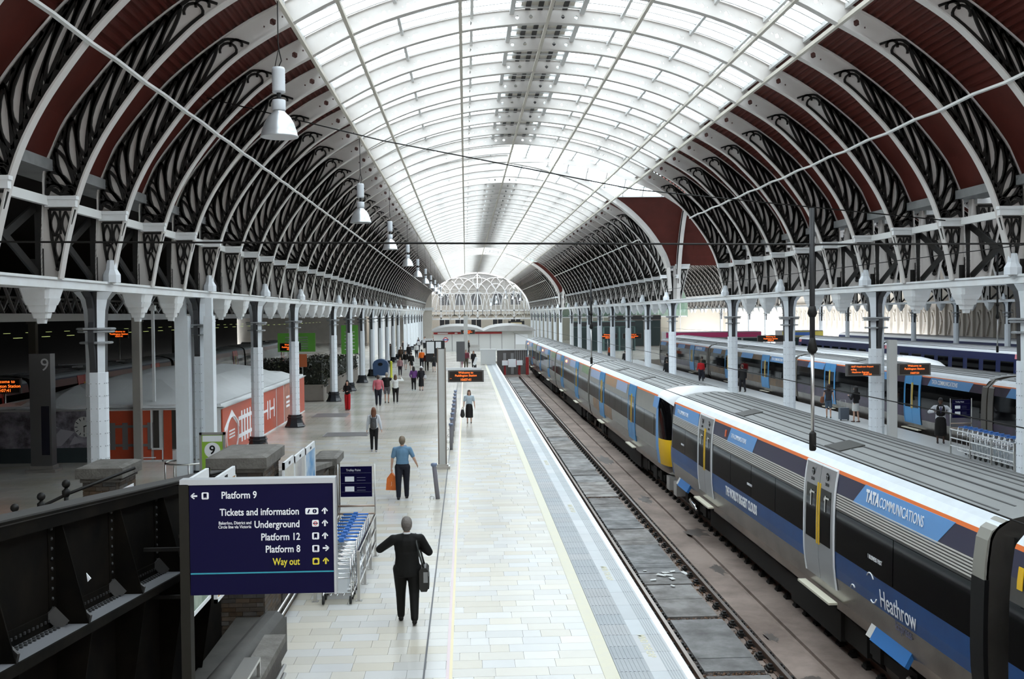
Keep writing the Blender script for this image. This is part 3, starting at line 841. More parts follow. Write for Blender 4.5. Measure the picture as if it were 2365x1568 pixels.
mb = MB(); mb.box(-8.5, 14, -.5, 0, 5.4, 5.8); mb.box(-8.5, 14, -.4, 0, 10.4, 10.7); mb.build('string_course', mat('window_stone', (.60, .56, .50), .8), wall_far, (0, YB, 0))
sc = MB()
def sbar(P, w=.16): sc.ribbon(P, w, .16, 0, 0)
inner = [(-x, z) for x, z in S]+[(x, z) for x, z in reversed(S[:-1])]
sbar(inner, .3)
for z, w in ((4.5, .3), (6.1, .25), (9.5, .12)): sbar([(-10.4, z), (10.4, z)] if z < 7 else [(-8.9, z), (8.9, z)], w)
for x in (-7.2, 0, 7.2): sbar([(x, 4.5), (x, min(S, key=lambda p: abs(p[0]-abs(x)))[1])], .26)
for x in (-3.6, 3.6, 9.2, -9.2): sbar([(x, 4.5), (x, 9.0 if abs(x) < 9 else 8.4)], .12)
def zs(x): return min(S, key=lambda p: abs(p[0]-abs(x)))[1]
for cx in (-7.2, -3.6, 0, 3.6, 7.2):
    for w_, h_ in ((2.6, 6.2), (2.0, 4.6), (4.6, 7.4)):
        for s in (-1, 1):
            P = [(cx+s*w_*math.cos(PI/2*i/12)**.8, 5.2+h_*math.sin(PI/2*i/12)) for i in range(13)]
            P = [p for p in P if abs(p[0]) < 10.2 and p[1] < zs(p[0])]
            if len(P) > 2: sbar(P, .12 if w_ > 2.3 else .085)
    for s in (-1, 1): sbar([(cx+s*.9+.85*math.cos(PI*i/8), 4.5+1.0*math.sin(PI*i/8)) for i in range(9)], .09)
    for s in (-1, 1):
        P = [(cx+s*(.15+.75*math.sin(PI*i/8)), zs(cx)-2.6+2.2*i/8) for i in range(9)]
        P = [p for p in P if p[1] < zs(p[0])-.1]
        if len(P) > 2: sbar(P, .08)
sc_o = sc.build('wall_far_screen', M_WHITE, None, (XC, YF, 0)); struct(sc_o)
mb = MB(); mb.prism([(x, 0, z) for x, z in inner]+[(10.2, 0, 6.1), (-10.2, 0, 6.1)], (0, .03, 0))
def milk():  # clear pane with pale diffuse mixed in to veil the view
    m = bpy.data.materials.new('milky_glass'); m.use_nodes = True; nt = m.node_tree; N = nt.nodes; L = nt.links; N.remove(N['Principled BSDF'])
    t_ = N.new('ShaderNodeBsdfTransparent'); d = N.new('ShaderNodeBsdfDiffuse'); d.inputs[0].default_value = (.7, .72, .74, 1)
    mx = N.new('ShaderNodeMixShader'); mx.inputs[0].default_value = .14
    L.new(t_.outputs[0], mx.inputs[1]); L.new(d.outputs[0], mx.inputs[2]); L.new(mx.outputs[0], N['Material Output'].inputs[0]); return m
mb = MB(); mb.prism([(x, 0, z) for x, z in inner if z > 6.2]+[], (0, .03, 0)); struct(mb.build('window_1', milk(), None, (XC, YF+.2, 0)))
mb = MB(); mb.box(-45, 60, YF+.8, YB, 17.0, 17.3); struct(mb.build('ceiling_end_sky_block', mat('sky_block_board', (.3, .29, .27), .8)))  # opaque roof added to keep open sky off the far wall
mb = MB(); mb.box(-45, 60, YF+.7, YF+.9, 13.9, 24); struct(mb.build('wall_upper_sky_block', mat('sky_block_board', (.3, .29, .27), .8)))  # board added above the screen to block the sky
# side hall end glazing
mb = MB(); mb.box(XR, XR+31.2, YF+.5, YF+.53, 4.5, 16.5); struct(mb.build('window_2', glass('green_glass', (.62, .80, .76), .15), None))
mb = MB()
for k in range(14): mb.box(XR+1+k*2.2, XR+1.12+k*2.2, YF+.3, YF+.45, 0, 15)
for z in (4.5, 7.5, 10.5): mb.box(XR, XR+31, YF+.3, YF+.45, z, z+.2)
struct(mb.build('trim_end_glazing', M_WHITE))

# ------------------------------------------------------------------ trains
PROF = [(.95,-.32),(1.2,-.16),(1.31,.1),(1.368,.52),(1.385,.7),(1.39,1.0),(1.385,1.4),(1.375,1.76),(1.355,2.06),(1.31,2.40),(1.285,2.46),(1.19,2.57),(1.03,2.64),(.6,2.735),(0,2.78)]
def side_x(z):
    for (x0, z0), (x1, z1) in zip(PROF[:-1], PROF[1:]):
        if z0 <= z <= z1: return x0+(x1-x0)*(z-z0)/(z1-z0)
    return PROF[-1][0] if z > 2.7 else PROF[0][0]
def sheet(mb, sg, y0, y1, z0, z1, off, th=.012, mi=0, n=6, y0t=None, y1t=None):
    """panel following the car side from z0 to z1; the top edge may be shifted in y for slanted ends"""
    vs = []; fs = []
    y0t = y0 if y0t is None else y0t; y1t = y1 if y1t is None else y1t
    for i in range(n+1):
        f = i/n; z = z0+(z1-z0)*f; x = side_x(z)+off; a = y0+(y0t-y0)*f; b = y1+(y1t-y1)*f
        vs += [(sg*x, a, z), (sg*x, b, z), (sg*(x-th), b, z), (sg*(x-th), a, z)]
    for i in range(n):
        o = i*4; fs += [(o+j, o+(j+1) % 4, o+4+(j+1) % 4, o+4+j) for j in range(4)]
    fs += [(0,1,2,3), tuple(n*4+j for j in (3,2,1,0))]
    mb.add(vs, fs, mi)
M_TROOF = mat('train_roof_grey', (.24, .245, .24), .55, var=.4, vscale=1.2, col2=(.17, .17, .165))
M_TSHO = mat('train_shoulder_white', (.62, .66, .70), .3, var=.4, vscale=3, col2=(.45, .48, .5))
M_TWIN = mat('train_window_black', (.0025, .0025, .003), .05, spec=.12)
M_TSKIRT = mat('train_skirt_grey', (.30, .28, .255), .24, .85, var=.5, vscale=1.5, col2=(.08, .075, .07))
M_TNAVY = mat('train_purple_navy', (.04, .04, .075), .35, spec=.3)
M_TBLUE = mat('train_blue', (.010, .075, .24), .3, spec=.3, var=.6, vscale=.4, col2=(.006, .018, .08))
M_TORANGE = mat('train_orange', (.72, .16, .03), .4)
M_TSILV = mat('train_silver', (.62, .60, .56), .35, .1)
M_TSKY = mat('train_sky_blue', (.13, .33, .66), .35)
M_TDOOR = mat('train_door_silver', (.40, .41, .42), .3, .5)
M_TDBLUE = mat('train_door_blue', (.05, .25, .52), .35)
M_TYEL = mat('train_yellow', (.80, .48, .01), .4)
M_TWHITE = mat('train_white', (.80, .81, .82), .3)
M_TDARK = mat('train_dark_stripes', (.05, .046, .042), .35)
M_TBROWN = mat('train_brown_livery', (.15, .085, .025), .35, spec=.3, var=.9, vscale=1.1, col2=(.03, .024, .03))
M_TPURP = mat('train_purple_livery', (.045, .024, .055), .3, spec=.3, var=.9, vscale=1.3, col2=(.014, .014, .022))
M_TRED = mat('train_dark_red', (.10, .015, .012), .35, var=.5, vscale=.8, col2=(.03, .01, .02))
M_THSTB = mat('train_deep_blue', (.009, .016, .075), .35, spec=.3)
M_TGREY = mat('train_band_grey', (.33, .325, .30), .3, .35, var=.4, vscale=.6, col2=(.22, .21, .19))
M_UNDER = mat('underframe', (.014, .013, .012), .7, spec=.2)
M_TSHO2 = M_TSHO
LIV = {  # lower, window band, stripe band, upper, line, shoulder, roof
 'near': [M_TSKIRT, M_TBLUE, M_TWIN, M_TDARK, M_TNAVY, M_TORANGE, M_TSHO, M_TROOF],
 'mid':  [M_TSKIRT, M_TGREY, M_TWIN, M_TGREY, M_TGREY, M_TORANGE, M_TSHO, M_TROOF],
 'purple': [M_TSKIRT, M_TPURP, M_TWIN, M_TWIN, M_TPURP, M_TORANGE, M_TSHO, M_TROOF],
 'brown': [M_TSKIRT, M_TBROWN, M_TWIN, M_TWIN, M_TBROWN, M_TSHO, M_TSHO, M_TROOF],
 'left': [M_UNDER, M_TRED, M_TWIN, M_TWIN, M_TRED, M_TNAVY, mat('left_roof_edge', (.30, .32, .33), .4), mat('left_roof', (.16, .165, .165), .4, var=.5, vscale=1.5, col2=(.08, .08, .08))],
 'white': [M_UNDER, M_TWHITE, M_TWIN, M_TWHITE, M_TWHITE, M_TRED, M_TWHITE, M_TWHITE],
 'blue': [M_UNDER, M_THSTB, M_THSTB, M_THSTB, M_THSTB, M_TWHITE, M_TWHITE, mat('pale_roof', (.48, .47, .48), .5, var=.4, vscale=.6, col2=(.62, .62, .64))],
}
BZ = [.52, 1.0, 1.76, 2.06, 2.40, 2.46, 2.63, 9]
def band(z):
    for i, b in enumerate(BZ):
        if z < b: return i
    return 7
def bogie_mesh():
    mb = MB()
    for s in (-1, 1):
        mb.box(s*.98-.06, s*.98+.06, -1.7, 1.7, -.62, -.42); mb.box(s*.98-.1, s*.98+.1, -.35, .35, -.75, -.3)
        for y in (-1.25, 1.25): mb.box(s*.98-.12, s*.98+.1, y-.18, y+.18, -.62, -.3); mb.tube([(s*.98, y, -.3), (s*.98, y, -.12)], .12, 8)
    mb.box(-.9, .9, -.3, .3, -.6, -.15)
    return mb.mesh('bogie', M_UNDER)
def wheel_mesh():
    mb = MB(); n = 18
    pr = [(.46, -.07), (.46, .0), (.43, .01), (.43, .07), (.36, .07), (.3, .03), (.1, .05), (.02, .05)]
    mb.lathe(pr, n=n)
    mb.v = [(z, x, y) for x, y, z in mb.v]
    return mb.mesh('wheel', mat('wheel_steel', (.09, .08, .07), .4, .6))
ME_BOG = bogie_mesh(); ME_WHEEL = wheel_mesh()
WREF = {}
def train_car(name, label, X, y0, L, liv, sg=-1, doors=(6.4, 15.95), door_mat=None, windows=9, steps=True, bogies=True, group=None, cab_near=False, cab_far=False, shell_only=False, cat='train car'):
    t = thing(name, label, cat, (X, y0, 0), 0, group)
    mb = MB(); ms = LIV[liv]
    ring = [(-x, z) for x, z in PROF]+[(x, z) for x, z in reversed(PROF[:-1])]
    ya = 1.2 if cab_near else 0; yb = L-1.0 if cab_far else L
    secs = [(ya, 1.0), (yb, 1.0)]
    vs = []; n = len(ring)
    for y, k in secs: vs += [(x, y, z) for x, z in ring]
    o = len(mb.v); mb.v += vs
    for i in range(n-1):
        z = (ring[i][1]+ring[i+1][1])/2
        mb.f.append([o+i, o+i+1, o+n+i+1, o+n+i]); mb.m.append(band(z)); mb.smooth.append(False)
    mb.f.append([o, o+n-1, o+2*n-1, o+n]); mb.m.append(0); mb.smooth.append(False)
    for e in (0, 1): mb.f.append([o+e*n+i for i in range(n)]); mb.m.append(0); mb.smooth.append(False)
    mb.build('body', ms, t)
    # roof ribs
    rb = MB()
    for x in (-.95, -.72, -.48, -.24, .0, .24, .48, .72, .95):
        z = 2.78-(abs(x)/.6)**2*.04 if abs(x) < .6 else 2.735-(abs(x)-.6)*.22
        rb.box(x-.016, x+.016, ya+.5, yb-.5, z-.03, z+.009)
    rb.build('roof_rib', mat('roof_groove', (.10, .10, .10), .6), t)
    if shell_only: return t
    hb = MB()
    for yy in (L*.30, L*.62):
        hb = MB(); hb.obox((sg*.70, yy+.45, 2.722), (sg*.25, 0, -.052), (0, .42, 0), (0, 0, .012))
        hb.build('roof_hatch', mat('hatch_dark', (.05, .05, .045), .5), t)
    # windows
    spans = []
    edges = [ya+.35]
    for d in doors: edges += [d-.9, d+.9]
    edges.append(yb-.25)
    for a, b in zip(edges[::2], edges[1::2]):
        k = max(1, round((b-a)/2.1)); w = (b-a)/k
        for j in range(k):
            wb = MB(); sheet(wb, sg, a+j*w+.015, a+(j+1)*w-.015, 1.02, 1.745, .008, .014, 0, 3); wb.build('window', M_TWIN, t)
    # doors
    dm = door_mat or M_TDOOR
    for d in doors:
        for k, (a, b) in enumerate(((d-.80, d-.01), (d+.01, d+.80))):
            db = MB(); sheet(db, sg, a, b, .28, 2.42, .022, .03, 0, 10)
            dr = db.build('door', dm, t)
            wb = MB(); sheet(wb, sg, a+.14, b-.10, 1.0, 2.02, .03, .014, 0, 4); wb.build('door_window', M_TWIN, dr)
            ye = b-.05 if k == 0 else a+.05
            yb_ = MB(); sheet(yb_, sg, ye-.025, ye+.025, .95, 2.1, .036, .012, 0, 4); yb_.build('yellow_edge', M_TYEL, dr)
        fr = MB()
        for a in (d-.87, d+.82): sheet(fr, sg, a, a+.05, .28, 2.44, .03, .02, 0, 10)
        sheet(fr, sg, d-.85, d+.85, 2.425, 2.455, .03, .02, 0, 2)
        fr.build('door_frame', M_TWHITE if liv == 'near' else dm, t)
        if steps:
            st = MB(); x = 1.36; st.box(min(sg*x, sg*(x+.16)), max(sg*x, sg*(x+.16)), d-.9, d+.9, .03, .07); st.box(min(sg*x, sg*(x+.02)), max(sg*x, sg*(x+.02)), d-.88, d+.88, -.05, .03, 1)
            st.build('door_step', [mat('step_pale', (.62, .58, .46), .5), M_UNDER], t)
    # underframe
    ub = MB(); ub.box(-1.05, 1.05, 4.9, L-4.9, -.75, -.3); ub.box(-1.12, 1.12, 6, 9, -.8, -.25); ub.build('underframe', M_UNDER, t)
    if bogies:
        for yy in (3.1, L-3.1):
            b = obj('bogie', ME_BOG, t, (0, yy, 0))
            for s in (-1, 1):
                for w_ in (-1.25, 1.25):
                    o2 = obj('wheel', ME_WHEEL, b, (s*.75, w_, -.49))
    return t
def stripes(t, sg, a, b):
    mb = MB()
    for k in range(6):
        z = 1.80+k*.046; sheet(mb, sg, a, b, z, z+.02, .01, .012, 0, 1)
    mb.build('silver_stripes', M_TSILV, t)
def banner(t, sg, y0, y1, z0=2.02, z1=2.40, m=M_TSKY, slant=.35, name='banner'):
    mb = MB(); sheet(mb, sg, y0, y1, z0, z1, .006, .01, 0, 4, y0-slant, y1-slant)
    return mb.build(name, m, t)
def side_text(t, body, size, sg, y, z, m=M_WHITE_INK, sx=1.0, bold=.0, dx=.012):
    x = sg*(side_x(z)+dx)
    return text(body, size, m, (x, y, z), '-X' if sg < 0 else '+X', t, .002, 'LEFT', bold, sx, tilt=(-.14 if sg < 0 else -.14) if z > 2.05 else (.09 if z < .75 else 0))
XT = 8.0
# nearest car, cab coupled at its far end
t = train_car('train_car', 'grey and blue train car nearest the camera with a large white-lettered blue panel', XT, 13.3, 21.7, 'near', -1, (6.4, 15.95), cab_far=True, group='cars of the grey train')
for a, b in ((.1, 5.5), (7.3, 15.05), (16.85, 20.6)): stripes(t, -1, a, b)
bn = banner(t, -1, 1.47, 4.75, 2.02, 2.41, M_TSKY, .5)
side_text(t, 'TATA', .27, -1, 4.15, 2.24, M_WHITE_INK, .8, .012, .016); side_text(t, 'COMMUNICATIONS', .235, -1, 3.58, 2.225, M_WHITE_INK, .78, .0, .016)
banner(t, -1, 11.2, 13.6, 2.02, 2.41, M_TSKY, .3); side_text(t, 'TATA COMMUNICATIONS', .16, -1, 13.2, 2.22, M_WHITE_INK, .75, .0, .016)
banner(t, -1, 17.0, 20.4, 2.02, 2.41, M_TSKY, .0); side_text(t, 'TATA COMMUNICATIONS', .17, -1, 20.0, 2.22, M_WHITE_INK, .8, .0, .016)
lb = MB(); sheet(lb, -1, 13.7, 13.82, 2.13, 2.3, .02, .05); lb.build('door_lamp', mat('orange_lamp', (.6, .10, .02), .3), t)
side_text(t, "THE WORLD'S BIGGEST CLOUDS", .30, -1, 13.6, .77, M_WHITE_INK, .66, .01)
side_text(t, '1 BUSINESS FIRST', .10, -1, 3.95, 1.28, M_WHITE_INK, .8, .0, .016); side_text(t, 'BUSINESS FIRST', .08, -1, 11.5, 1.28, M_WHITE_INK, .8, .0, .016); side_text(t, 'BUSINESS FIRST', .08, -1, 19.2, 1.28, M_WHITE_INK, .8, .0, .016)
side_text(t, 'Heathrow', .42, -1, 3.45, .70, M_WHITE_INK, .80); side_text(t, 'Express', .22, -1, 2.9, .44, mat('dim_ink', (.12, .12, .2), .5), .9)
lg = MB()
for a0, a1, r, cy, cz in ((.6, 2.6, .16, 3.85, .86), (3.6, 5.3, .16, 3.72, .72), (.4, 2.4, .11, 4.62, .52)):
    P = [(-1.40, cy+r*math.cos(a0+(a1-a0)*i/8), cz+r*math.sin(a0+(a1-a0)*i/8)) for i in range(9)]
    lg.tube(P, .012, 5)
lg.build('swirl_logo', M_WHITE_INK, t)
for d in (6.4, 15.95):      # round badge, word and numeral on each door leaf
    for c in (d-.40, d+.40):
        mb = MB(); z = 2.27; x = -(side_x(z)+.03)
        mb.prism([(x, c+.075*math.cos(2*PI*i/14), z+.075*math.sin(2*PI*i/14)) for i in range(14)], (-.006, 0, 0)); mb.prism([(x-.008, c-.05, z+.012), (x-.008, c+.05, z+.012), (x-.008, c+.05, z+.03), (x-.008, c-.05, z+.03)], (-.004, 0, 0), 1); mb.prism([(x-.008, c-.012, z-.06), (x-.008, c+.012, z-.06), (x-.008, c+.012, z+.012), (x-.008, c-.012, z+.012)], (-.004, 0, 0), 1)
        mb.build('door_badge', [M_BLACK, M_TDOOR], t)
        side_text(t, 'TATA', .075, -1, c+.09, 2.125, M_BLACK, 1, .002, .03)
        nb = MB(); sheet(nb, -1, c-.02, c+.02, 1.62, 1.92, .046, .006); sheet(nb, -1, c-.2, c-.02, 1.87, 1.9, .046, .006); sheet(nb, -1, c+.02, c+.06, 1.83, 1.88, .046, .006)
        nb.build('door_numeral', M_TSILV, t)
for yy in (3.1, 19.0):
    bl = MB(); bl.obox((-1.33, yy, .04), (.07, 0, .13), (0, .7, 0), (-.03, 0, .02)); bl.obox((-1.33, yy+.8, .04), (.06, 0, .11), (0, .1, 0), (-.03, 0, .02), 1)
    bl.build('bogie_cover', [mat('cover_blue', (.03, .15, .40), .35), M_TSILV], t)
for yy in (2.4, 18.5):
    ds = MB(); ds.tube([(-1.15, yy+.45, -.42), (-1.18, yy-.3, -.5)], .075, 10); ds.tube([(-1.18, yy-.3, -.5), (-1.2, yy-.55, -.53)], .045, 8)
    ds.build('damper', M_CHROME, t)
def cab(t, y, dirn, cols, z_off=0.0):
    """rounded cab front: y is the nose, dirn +1 when the car body lies at larger y"""
    mb = MB(); ring = [(-x, z) for x, z in PROF]+[(x, z) for x, z in reversed(PROF[:-1])]; n = len(ring)
    secs = [(1.2, 1, 0), (.85, .985, .01), (.5, .95, .05), (.22, .89, .13), (.05, .80, .24), (0, .66, .40)]
    o = len(mb.v)
    for d, kx, drop in secs:
        for x, z in ring:
            zz = z if z < 1 else z-drop*((z-1)/1.78)**1.5*1.1
            bulge = (.22*max(0, 1-abs(z-.5)/.9)) if d < .9 else 0
            yy = y+dirn*(d-bulge*(1-d/1.2)+max(0, z-1.0)*.22*(1-d/1.2))
            mb.v.append((x*kx, yy, zz))
    for s_ in range(len(secs)-1):
        for i in range(n-1):
            z = (ring[i][1]+ring[i+1][1])/2
            ins = s_ >= 1
            if z > 2.40: mi = 0
            elif z > .98: mi = 1 if ins else 4
            elif z > .3: mi = 2 if ins else 4
            else: mi = 3
            mb.f.append([o+s_*n+i, o+s_*n+i+1, o+(s_+1)*n+i+1, o+(s_+1)*n+i]); mb.m.append(mi); mb.smooth.append(True)
    last = (len(secs)-1)*n
    half = n//2
    for i in range(half):       # front face in horizontal strips
        a, b = i, i+1; c, d = n-1-i-1, n-1-i
        if b > c: break
        z = (ring[a][1]+ring[b][1])/2
        mb.f.append([o+last+a, o+last+b, o+last+c, o+last+d] if b != c else [o+last+a, o+last+b, o+last+d]); mb.m.append(0 if z > 2.4 else 1 if z > .98 else 2 if z > .3 else 3); mb.smooth.append(False)
    c_ = mb.build('cab_front', cols, t)
    lb = MB()
    for s in (-1, 1): lb.sphere((s*.78, y+dirn*-.12, .68), .17, 10, 6, 0, (1, .5, .55))
    lb.box(-.3, .3, y-.25 if dirn > 0 else y-.1, y+.1 if dirn > 0 else y+.25, -.55, -.1)
    lb.build('lamp_cluster', M_BLACK, t)
    vb = MB()
    for i in range(-5, 6): pass
    vb.box(-1.15, 1.15, min(y, y+dirn*.5), max(y, y+dirn*.5), -.7, -.25); vb.build('valance', mat('valance_silver', (.45, .44, .42), .3, .4), t)
CABC = [M_TWHITE, M_TWIN, M_TYEL, M_TSKIRT, M_TSKY]
cab(t, 21.7, -1, [M_TROOF, M_TWIN, M_TBLUE, M_TSKIRT, M_TBLUE])
eb = MB(); eb.box(-1.0, 1.0, -.28, .0, .2, 2.4); eb.build('gangway', M_BLACK, t)
for za, zb in ((1.86, 2.62), (-.1, .40)): gb = MB(); sheet(gb, -1, 0, .32, za, zb, .03, .06, 0, 6); gb.build('end_fairing', mat('fairing_grey', (.25, .24, .21), .5), t)
gk = MB(); sheet(gk, -1, -.02, .34, .40, 1.86, .028, .06, 0, 6); gk.build('end_panel', M_BLACK, t)
# car behind the camera side, cut by the frame
t = train_car('train_car', 'dark train car cut off at the bottom right corner', XT, -9.6, 22.3, 'near', -1, (6.4, 15.95), group='cars of the grey train')
stripes(t, -1, 16.9, 20.9)
wl = MB(); sheet(wl, -1, 22.0, 22.12, 1.95, 2.22, .02, .01); wl.build('warning_label', M_TYEL, t)
# second unit, cab towards us
t = train_car('train_car', 'train car with a white domed cab and yellow nose facing the camera', XT, 35.75, 21.2, 'mid', -1, (6.6, 16.0), M_TDBLUE, cab_near=True, group='cars of the grey train')
cab(t, 0, 1, CABC)
for a, b, m_ in ((.95, 1.9, M_TSKY), (8.2, 11.2, mat('train_pale_blue', (.36, .44, .62), .4)), (11.2, 14.8, mat('train_tan', (.45, .26, .13), .4, var=.6, vscale=2, col2=(.3, .28, .25))), (17, 20.8, mat('train_pale_blue', (.36, .44, .62), .4))): banner(t, -1, a, b, 2.0, 2.40, m_, .15)
banner(t, -1, 12.5, 19.5, .45, .98, mat('train_rust_art', (.34, .19, .08), .4, var=.8, vscale=2.2, col2=(.12, .10, .09)), 0)
for k, (ya, L, lab) in enumerate(((57.4, 21.1, 'train car just beyond the white domed cab car, colourful band under its roof'), (79.0, 21.0, 'third car of the grey train with a lit orange lamp at its end'), (100.5, 17.5, 'farthest car of the grey train beside the buffer stops'))):
    t = train_car('train_car', lab, XT, ya, L, 'mid', -1, (6.2, min(15.8, L-3)), M_TDBLUE, group='cars of the grey train')
    for a, b, m_ in ((.3, 3.5, mat('train_green_art', (.18, .30, .10), .4, var=.7, vscale=2, col2=(.3, .3, .35))), (7.2, 10.5, mat('train_pale_blue', (.36, .44, .62), .4)), (11.5, 14, mat('train_lilac', (.30, .28, .42), .4)), (L-3.2, L-.6, mat('train_pale_blue', (.36, .44, .62), .4))): banner(t, -1, a, b, 2.0, 2.42, m_, .15)
    mb = MB(); mb.sphere((-(side_x(2.2)+.02), 12.6, 2.2), .09, 8, 5); mb.build('door_lamp', mat('lit_lamp', (1, .25, .12), .4, emit=3.0), t)
    for yy in (0, L): 
        fb = MB(); sheet(fb, -1, yy-.12, yy+.12, .4, 2.6, .02, .05, 0, 8); fb.build('end_fairing', mat('fairing_mid', (.16, .15, .13), .5), t)
# train across the far platform
XT2 = 21.3
for ya, L, liv, lab, dr in ((17.2, 22.4, 'purple', 'dark train car with grey ribbed roof at the right edge, across the far platform', (6.3, 16.9)), (40.1, 23.4, 'purple', 'purple train car with bright blue doors behind the man in the waistcoat', (6.6, 17.4)), (64.0, 22.4, 'brown', 'brown and gold liveried train car with blue doors across the far platform', (6.1, 16.2)), (87.0, 21.5, 'purple', 'far purple train car partly behind the white columns across the far platform', (6.1, 16.2))):
    t = train_car('train_car', lab, XT2, ya, L, liv, -1, dr, M_TDBLUE, group='cars of the train across the platform')
    for a, b in ((1.3, 5.1), (9.5, 12.5), (18.6, 21.3)): banner(t, -1, a, b, 2.06, 2.42, mat('banner_blue', (.10, .28, .56), .35), .3)
    side_text(t, 'TATA COMMUNICATIONS', .25, -1, 4.7, 2.24, M_WHITE_INK, .8, .005, .016)
    for yy in (0, L):
        fb = MB(); sheet(fb, -1, yy-.2, yy+.2, .2, 2.64, .03, .06, 0, 8); fb.build('end_fairing', mat('fairing_dark', (.10, .09, .075), .5), t)
# white train with a yellow nose, then blue train, on the tracks beyond
t = train_car('train_car', 'white-roofed train with a sloping yellow nose behind the purple train', 24.7, 58.2, 62, 'white', -1, shell_only=True, group='trains on the far tracks')
mb = MB(); ring = [(-x, z) for x, z in PROF]+[(x, z) for x, z in reversed(PROF[:-1])]; n = len(ring)
for d, kx, kz in ((0, 1, 1), (-1.2, .98, .97), (-2.4, .93, .86), (-3.3, .84, .66), (-3.8, .7, .42)):
    for x, z in ring: mb.v.append((x*kx, d, -.3+(z+.3)*kz))
for s_ in range(4):
    for i in range(n-1):
        z = (ring[i][1]+ring[i+1][1])/2
        mb.f.append([s_*n+i, s_*n+i+1, (s_+1)*n+i+1, (s_+1)*n+i]); mb.m.append(0 if (z > 2.3 and s_ < 2) else 1); mb.smooth.append(True)
mb.f.append([4*n+i for i in range(n)]); mb.m.append(1); mb.smooth.append(False)
mb.build('nose', [M_TWHITE, M_TYEL], t)
for k, (ya, L) in enumerate(((20, 22.8), (43.2, 22.8), (66.4, 22.8), (89.6, 22.8))):
    lab = ['deep blue train car leaving the frame at the right edge', 'deep blue train car with square dark windows behind the white train', 'deep blue train car seen between the white columns', 'farthest deep blue train car'][k]
    t = train_car('train_car', lab, 36.9, ya, L, 'blue', -1, shell_only=True, group='trains on the far tracks')
    for j in range(9):
        wb = MB(); sheet(wb, -1, 1.2+j*2.35, 2.9+j*2.35, 1.0, 1.9, .012, .02, 0, 3); wb.build('window', M_TWIN, t)
    pb = MB()
    for a in (.3, L-1.0): sheet(pb, -1, a, a+.8, 2.1, 2.4, .012, .01)
    pb.build('pink_panel', mat('pink_panel', (.75, .25, .28), .5), t)
t = train_car('train_car', 'grey-roofed train in the hall beyond the distant arcade', 47.5, 70, 60, 'blue', -1, shell_only=True, group='trains on the far tracks')
# dark train on the left
for k, (ya, L) in enumerate(((26, 22.6), (49.2, 22.6), (72.4, 22.6), (95.6, 22))):
    lab = ['dark train car at the left edge with a bright red door', 'dark ribbed-roof train car behind the white tented hoarding', 'dark train car glimpsed between the second and third left columns', 'far dark train car with red lamps under the left hall'][k]
    t = train_car('train_car', lab, -20.95, ya, L, 'left', 1, (6.3, 19.0), mat('door_red', (.42, .02, .012), .35), steps=False, bogies=False, group='cars of the dark left train')
    ab = MB(); 
    for yy in (7, 14): ab.box(-.5, .5, yy, yy+1.6, 2.74, 2.86); 
    for yy in (8, 13): ab.bar((-.6, yy, 2.9), (.6, yy+2.2, 2.84), .06, .05)
    ab.build('roof_gear', mat('roof_gear', (.14, .14, .14), .5), t)
    wv = MB()
    for ph, m_ in ((0, 0), (1.3, 1), (2.2, 2)):
        P = [(1.405, 9+i*.16, .62+.16*math.sin(i*.45+ph)*math.exp(-((i-30)/24)**2)) for i in range(60)]
        wv.tube(P, .012, 4, m_)
    wv.build('wave_graphic', [mat('wave_violet', (.25, .12, .38), .4), mat('wave_pink', (.5, .08, .14), .4), mat('wave_pale', (.4, .4, .5), .4)], t)

# ------------------------------------------------------------------ direction sign in the foreground
def fit(o, w):
    xs = [v.co.x for v in o.data.vertices]; k = w/(max(xs)-min(xs))
    for v in o.data.vertices: v.co.x *= k
    return o
YS = 8.0; KX = 1.07/335; KZ = .825/252
def sx_(px): return -2.07+(px-440)*KX
def sz_(py): return 3.26+(1370-py)*KZ
M_SIGNB = mat('sign_navy', (.0032, .002, .032), .5, spec=.1)
M_ALU = mat('sign_frame_grey', (.42, .43, .44), .4, .3)
sg_ = thing('direction_sign', 'dark blue direction sign with white platform and ticket directions on a post', 'sign')
mb = MB(); mb.box(sx_(441), sx_(774), YS-.02, YS+.07, 3.26, 4.085); mb.build('sign_board', M_SIGNB, sg_)
mb = MB(); mb.box(sx_(420), sx_(779), YS-.03, YS+.08, 4.085, 4.125); mb.box(sx_(774), sx_(779), YS-.03, YS+.08, 3.25, 4.085); mb.build('sign_frame', M_ALU, sg_)
mb = MB(); mb.box(sx_(418), sx_(440), YS-.03, YS+.08, 0, 4.09); mb.build('post', mat('sign_post', (.022, .02, .016), .6, spec=.08), sg_)
mb = MB(); mb.box(sx_(442), sx_(773), YS-.024, YS-.019, sz_(1322), sz_(1319)); mb.build('teal_line', mat('teal', (.02, .30, .40), .5), sg_)
def st(body, px0, px1, py, size, m=M_WHITE_INK, bold=.0012):
    o = text(body, size, m, (sx_(px0), YS-.024, sz_(py)), '-Y', sg_, .001, 'LEFT', bold); fit(o, (px1-px0)*KX)
st('Platform 9', 515, 596, 1143, .074)
st('Tickets and information', 511, 694, 1182, .074); st('Underground', 590, 694, 1211, .074)
st('Bakerloo, District and', 508, 583, 1206, .032, bold=.0004); st('Circle line via Victoria', 507, 583, 1215, .032, bold=.0004)
st('Platform 12', 605, 695, 1240, .074); st('Platform 8', 615, 695, 1268, .074); st('Way out', 632, 695, 1297, .074, M_YELLOW_INK)
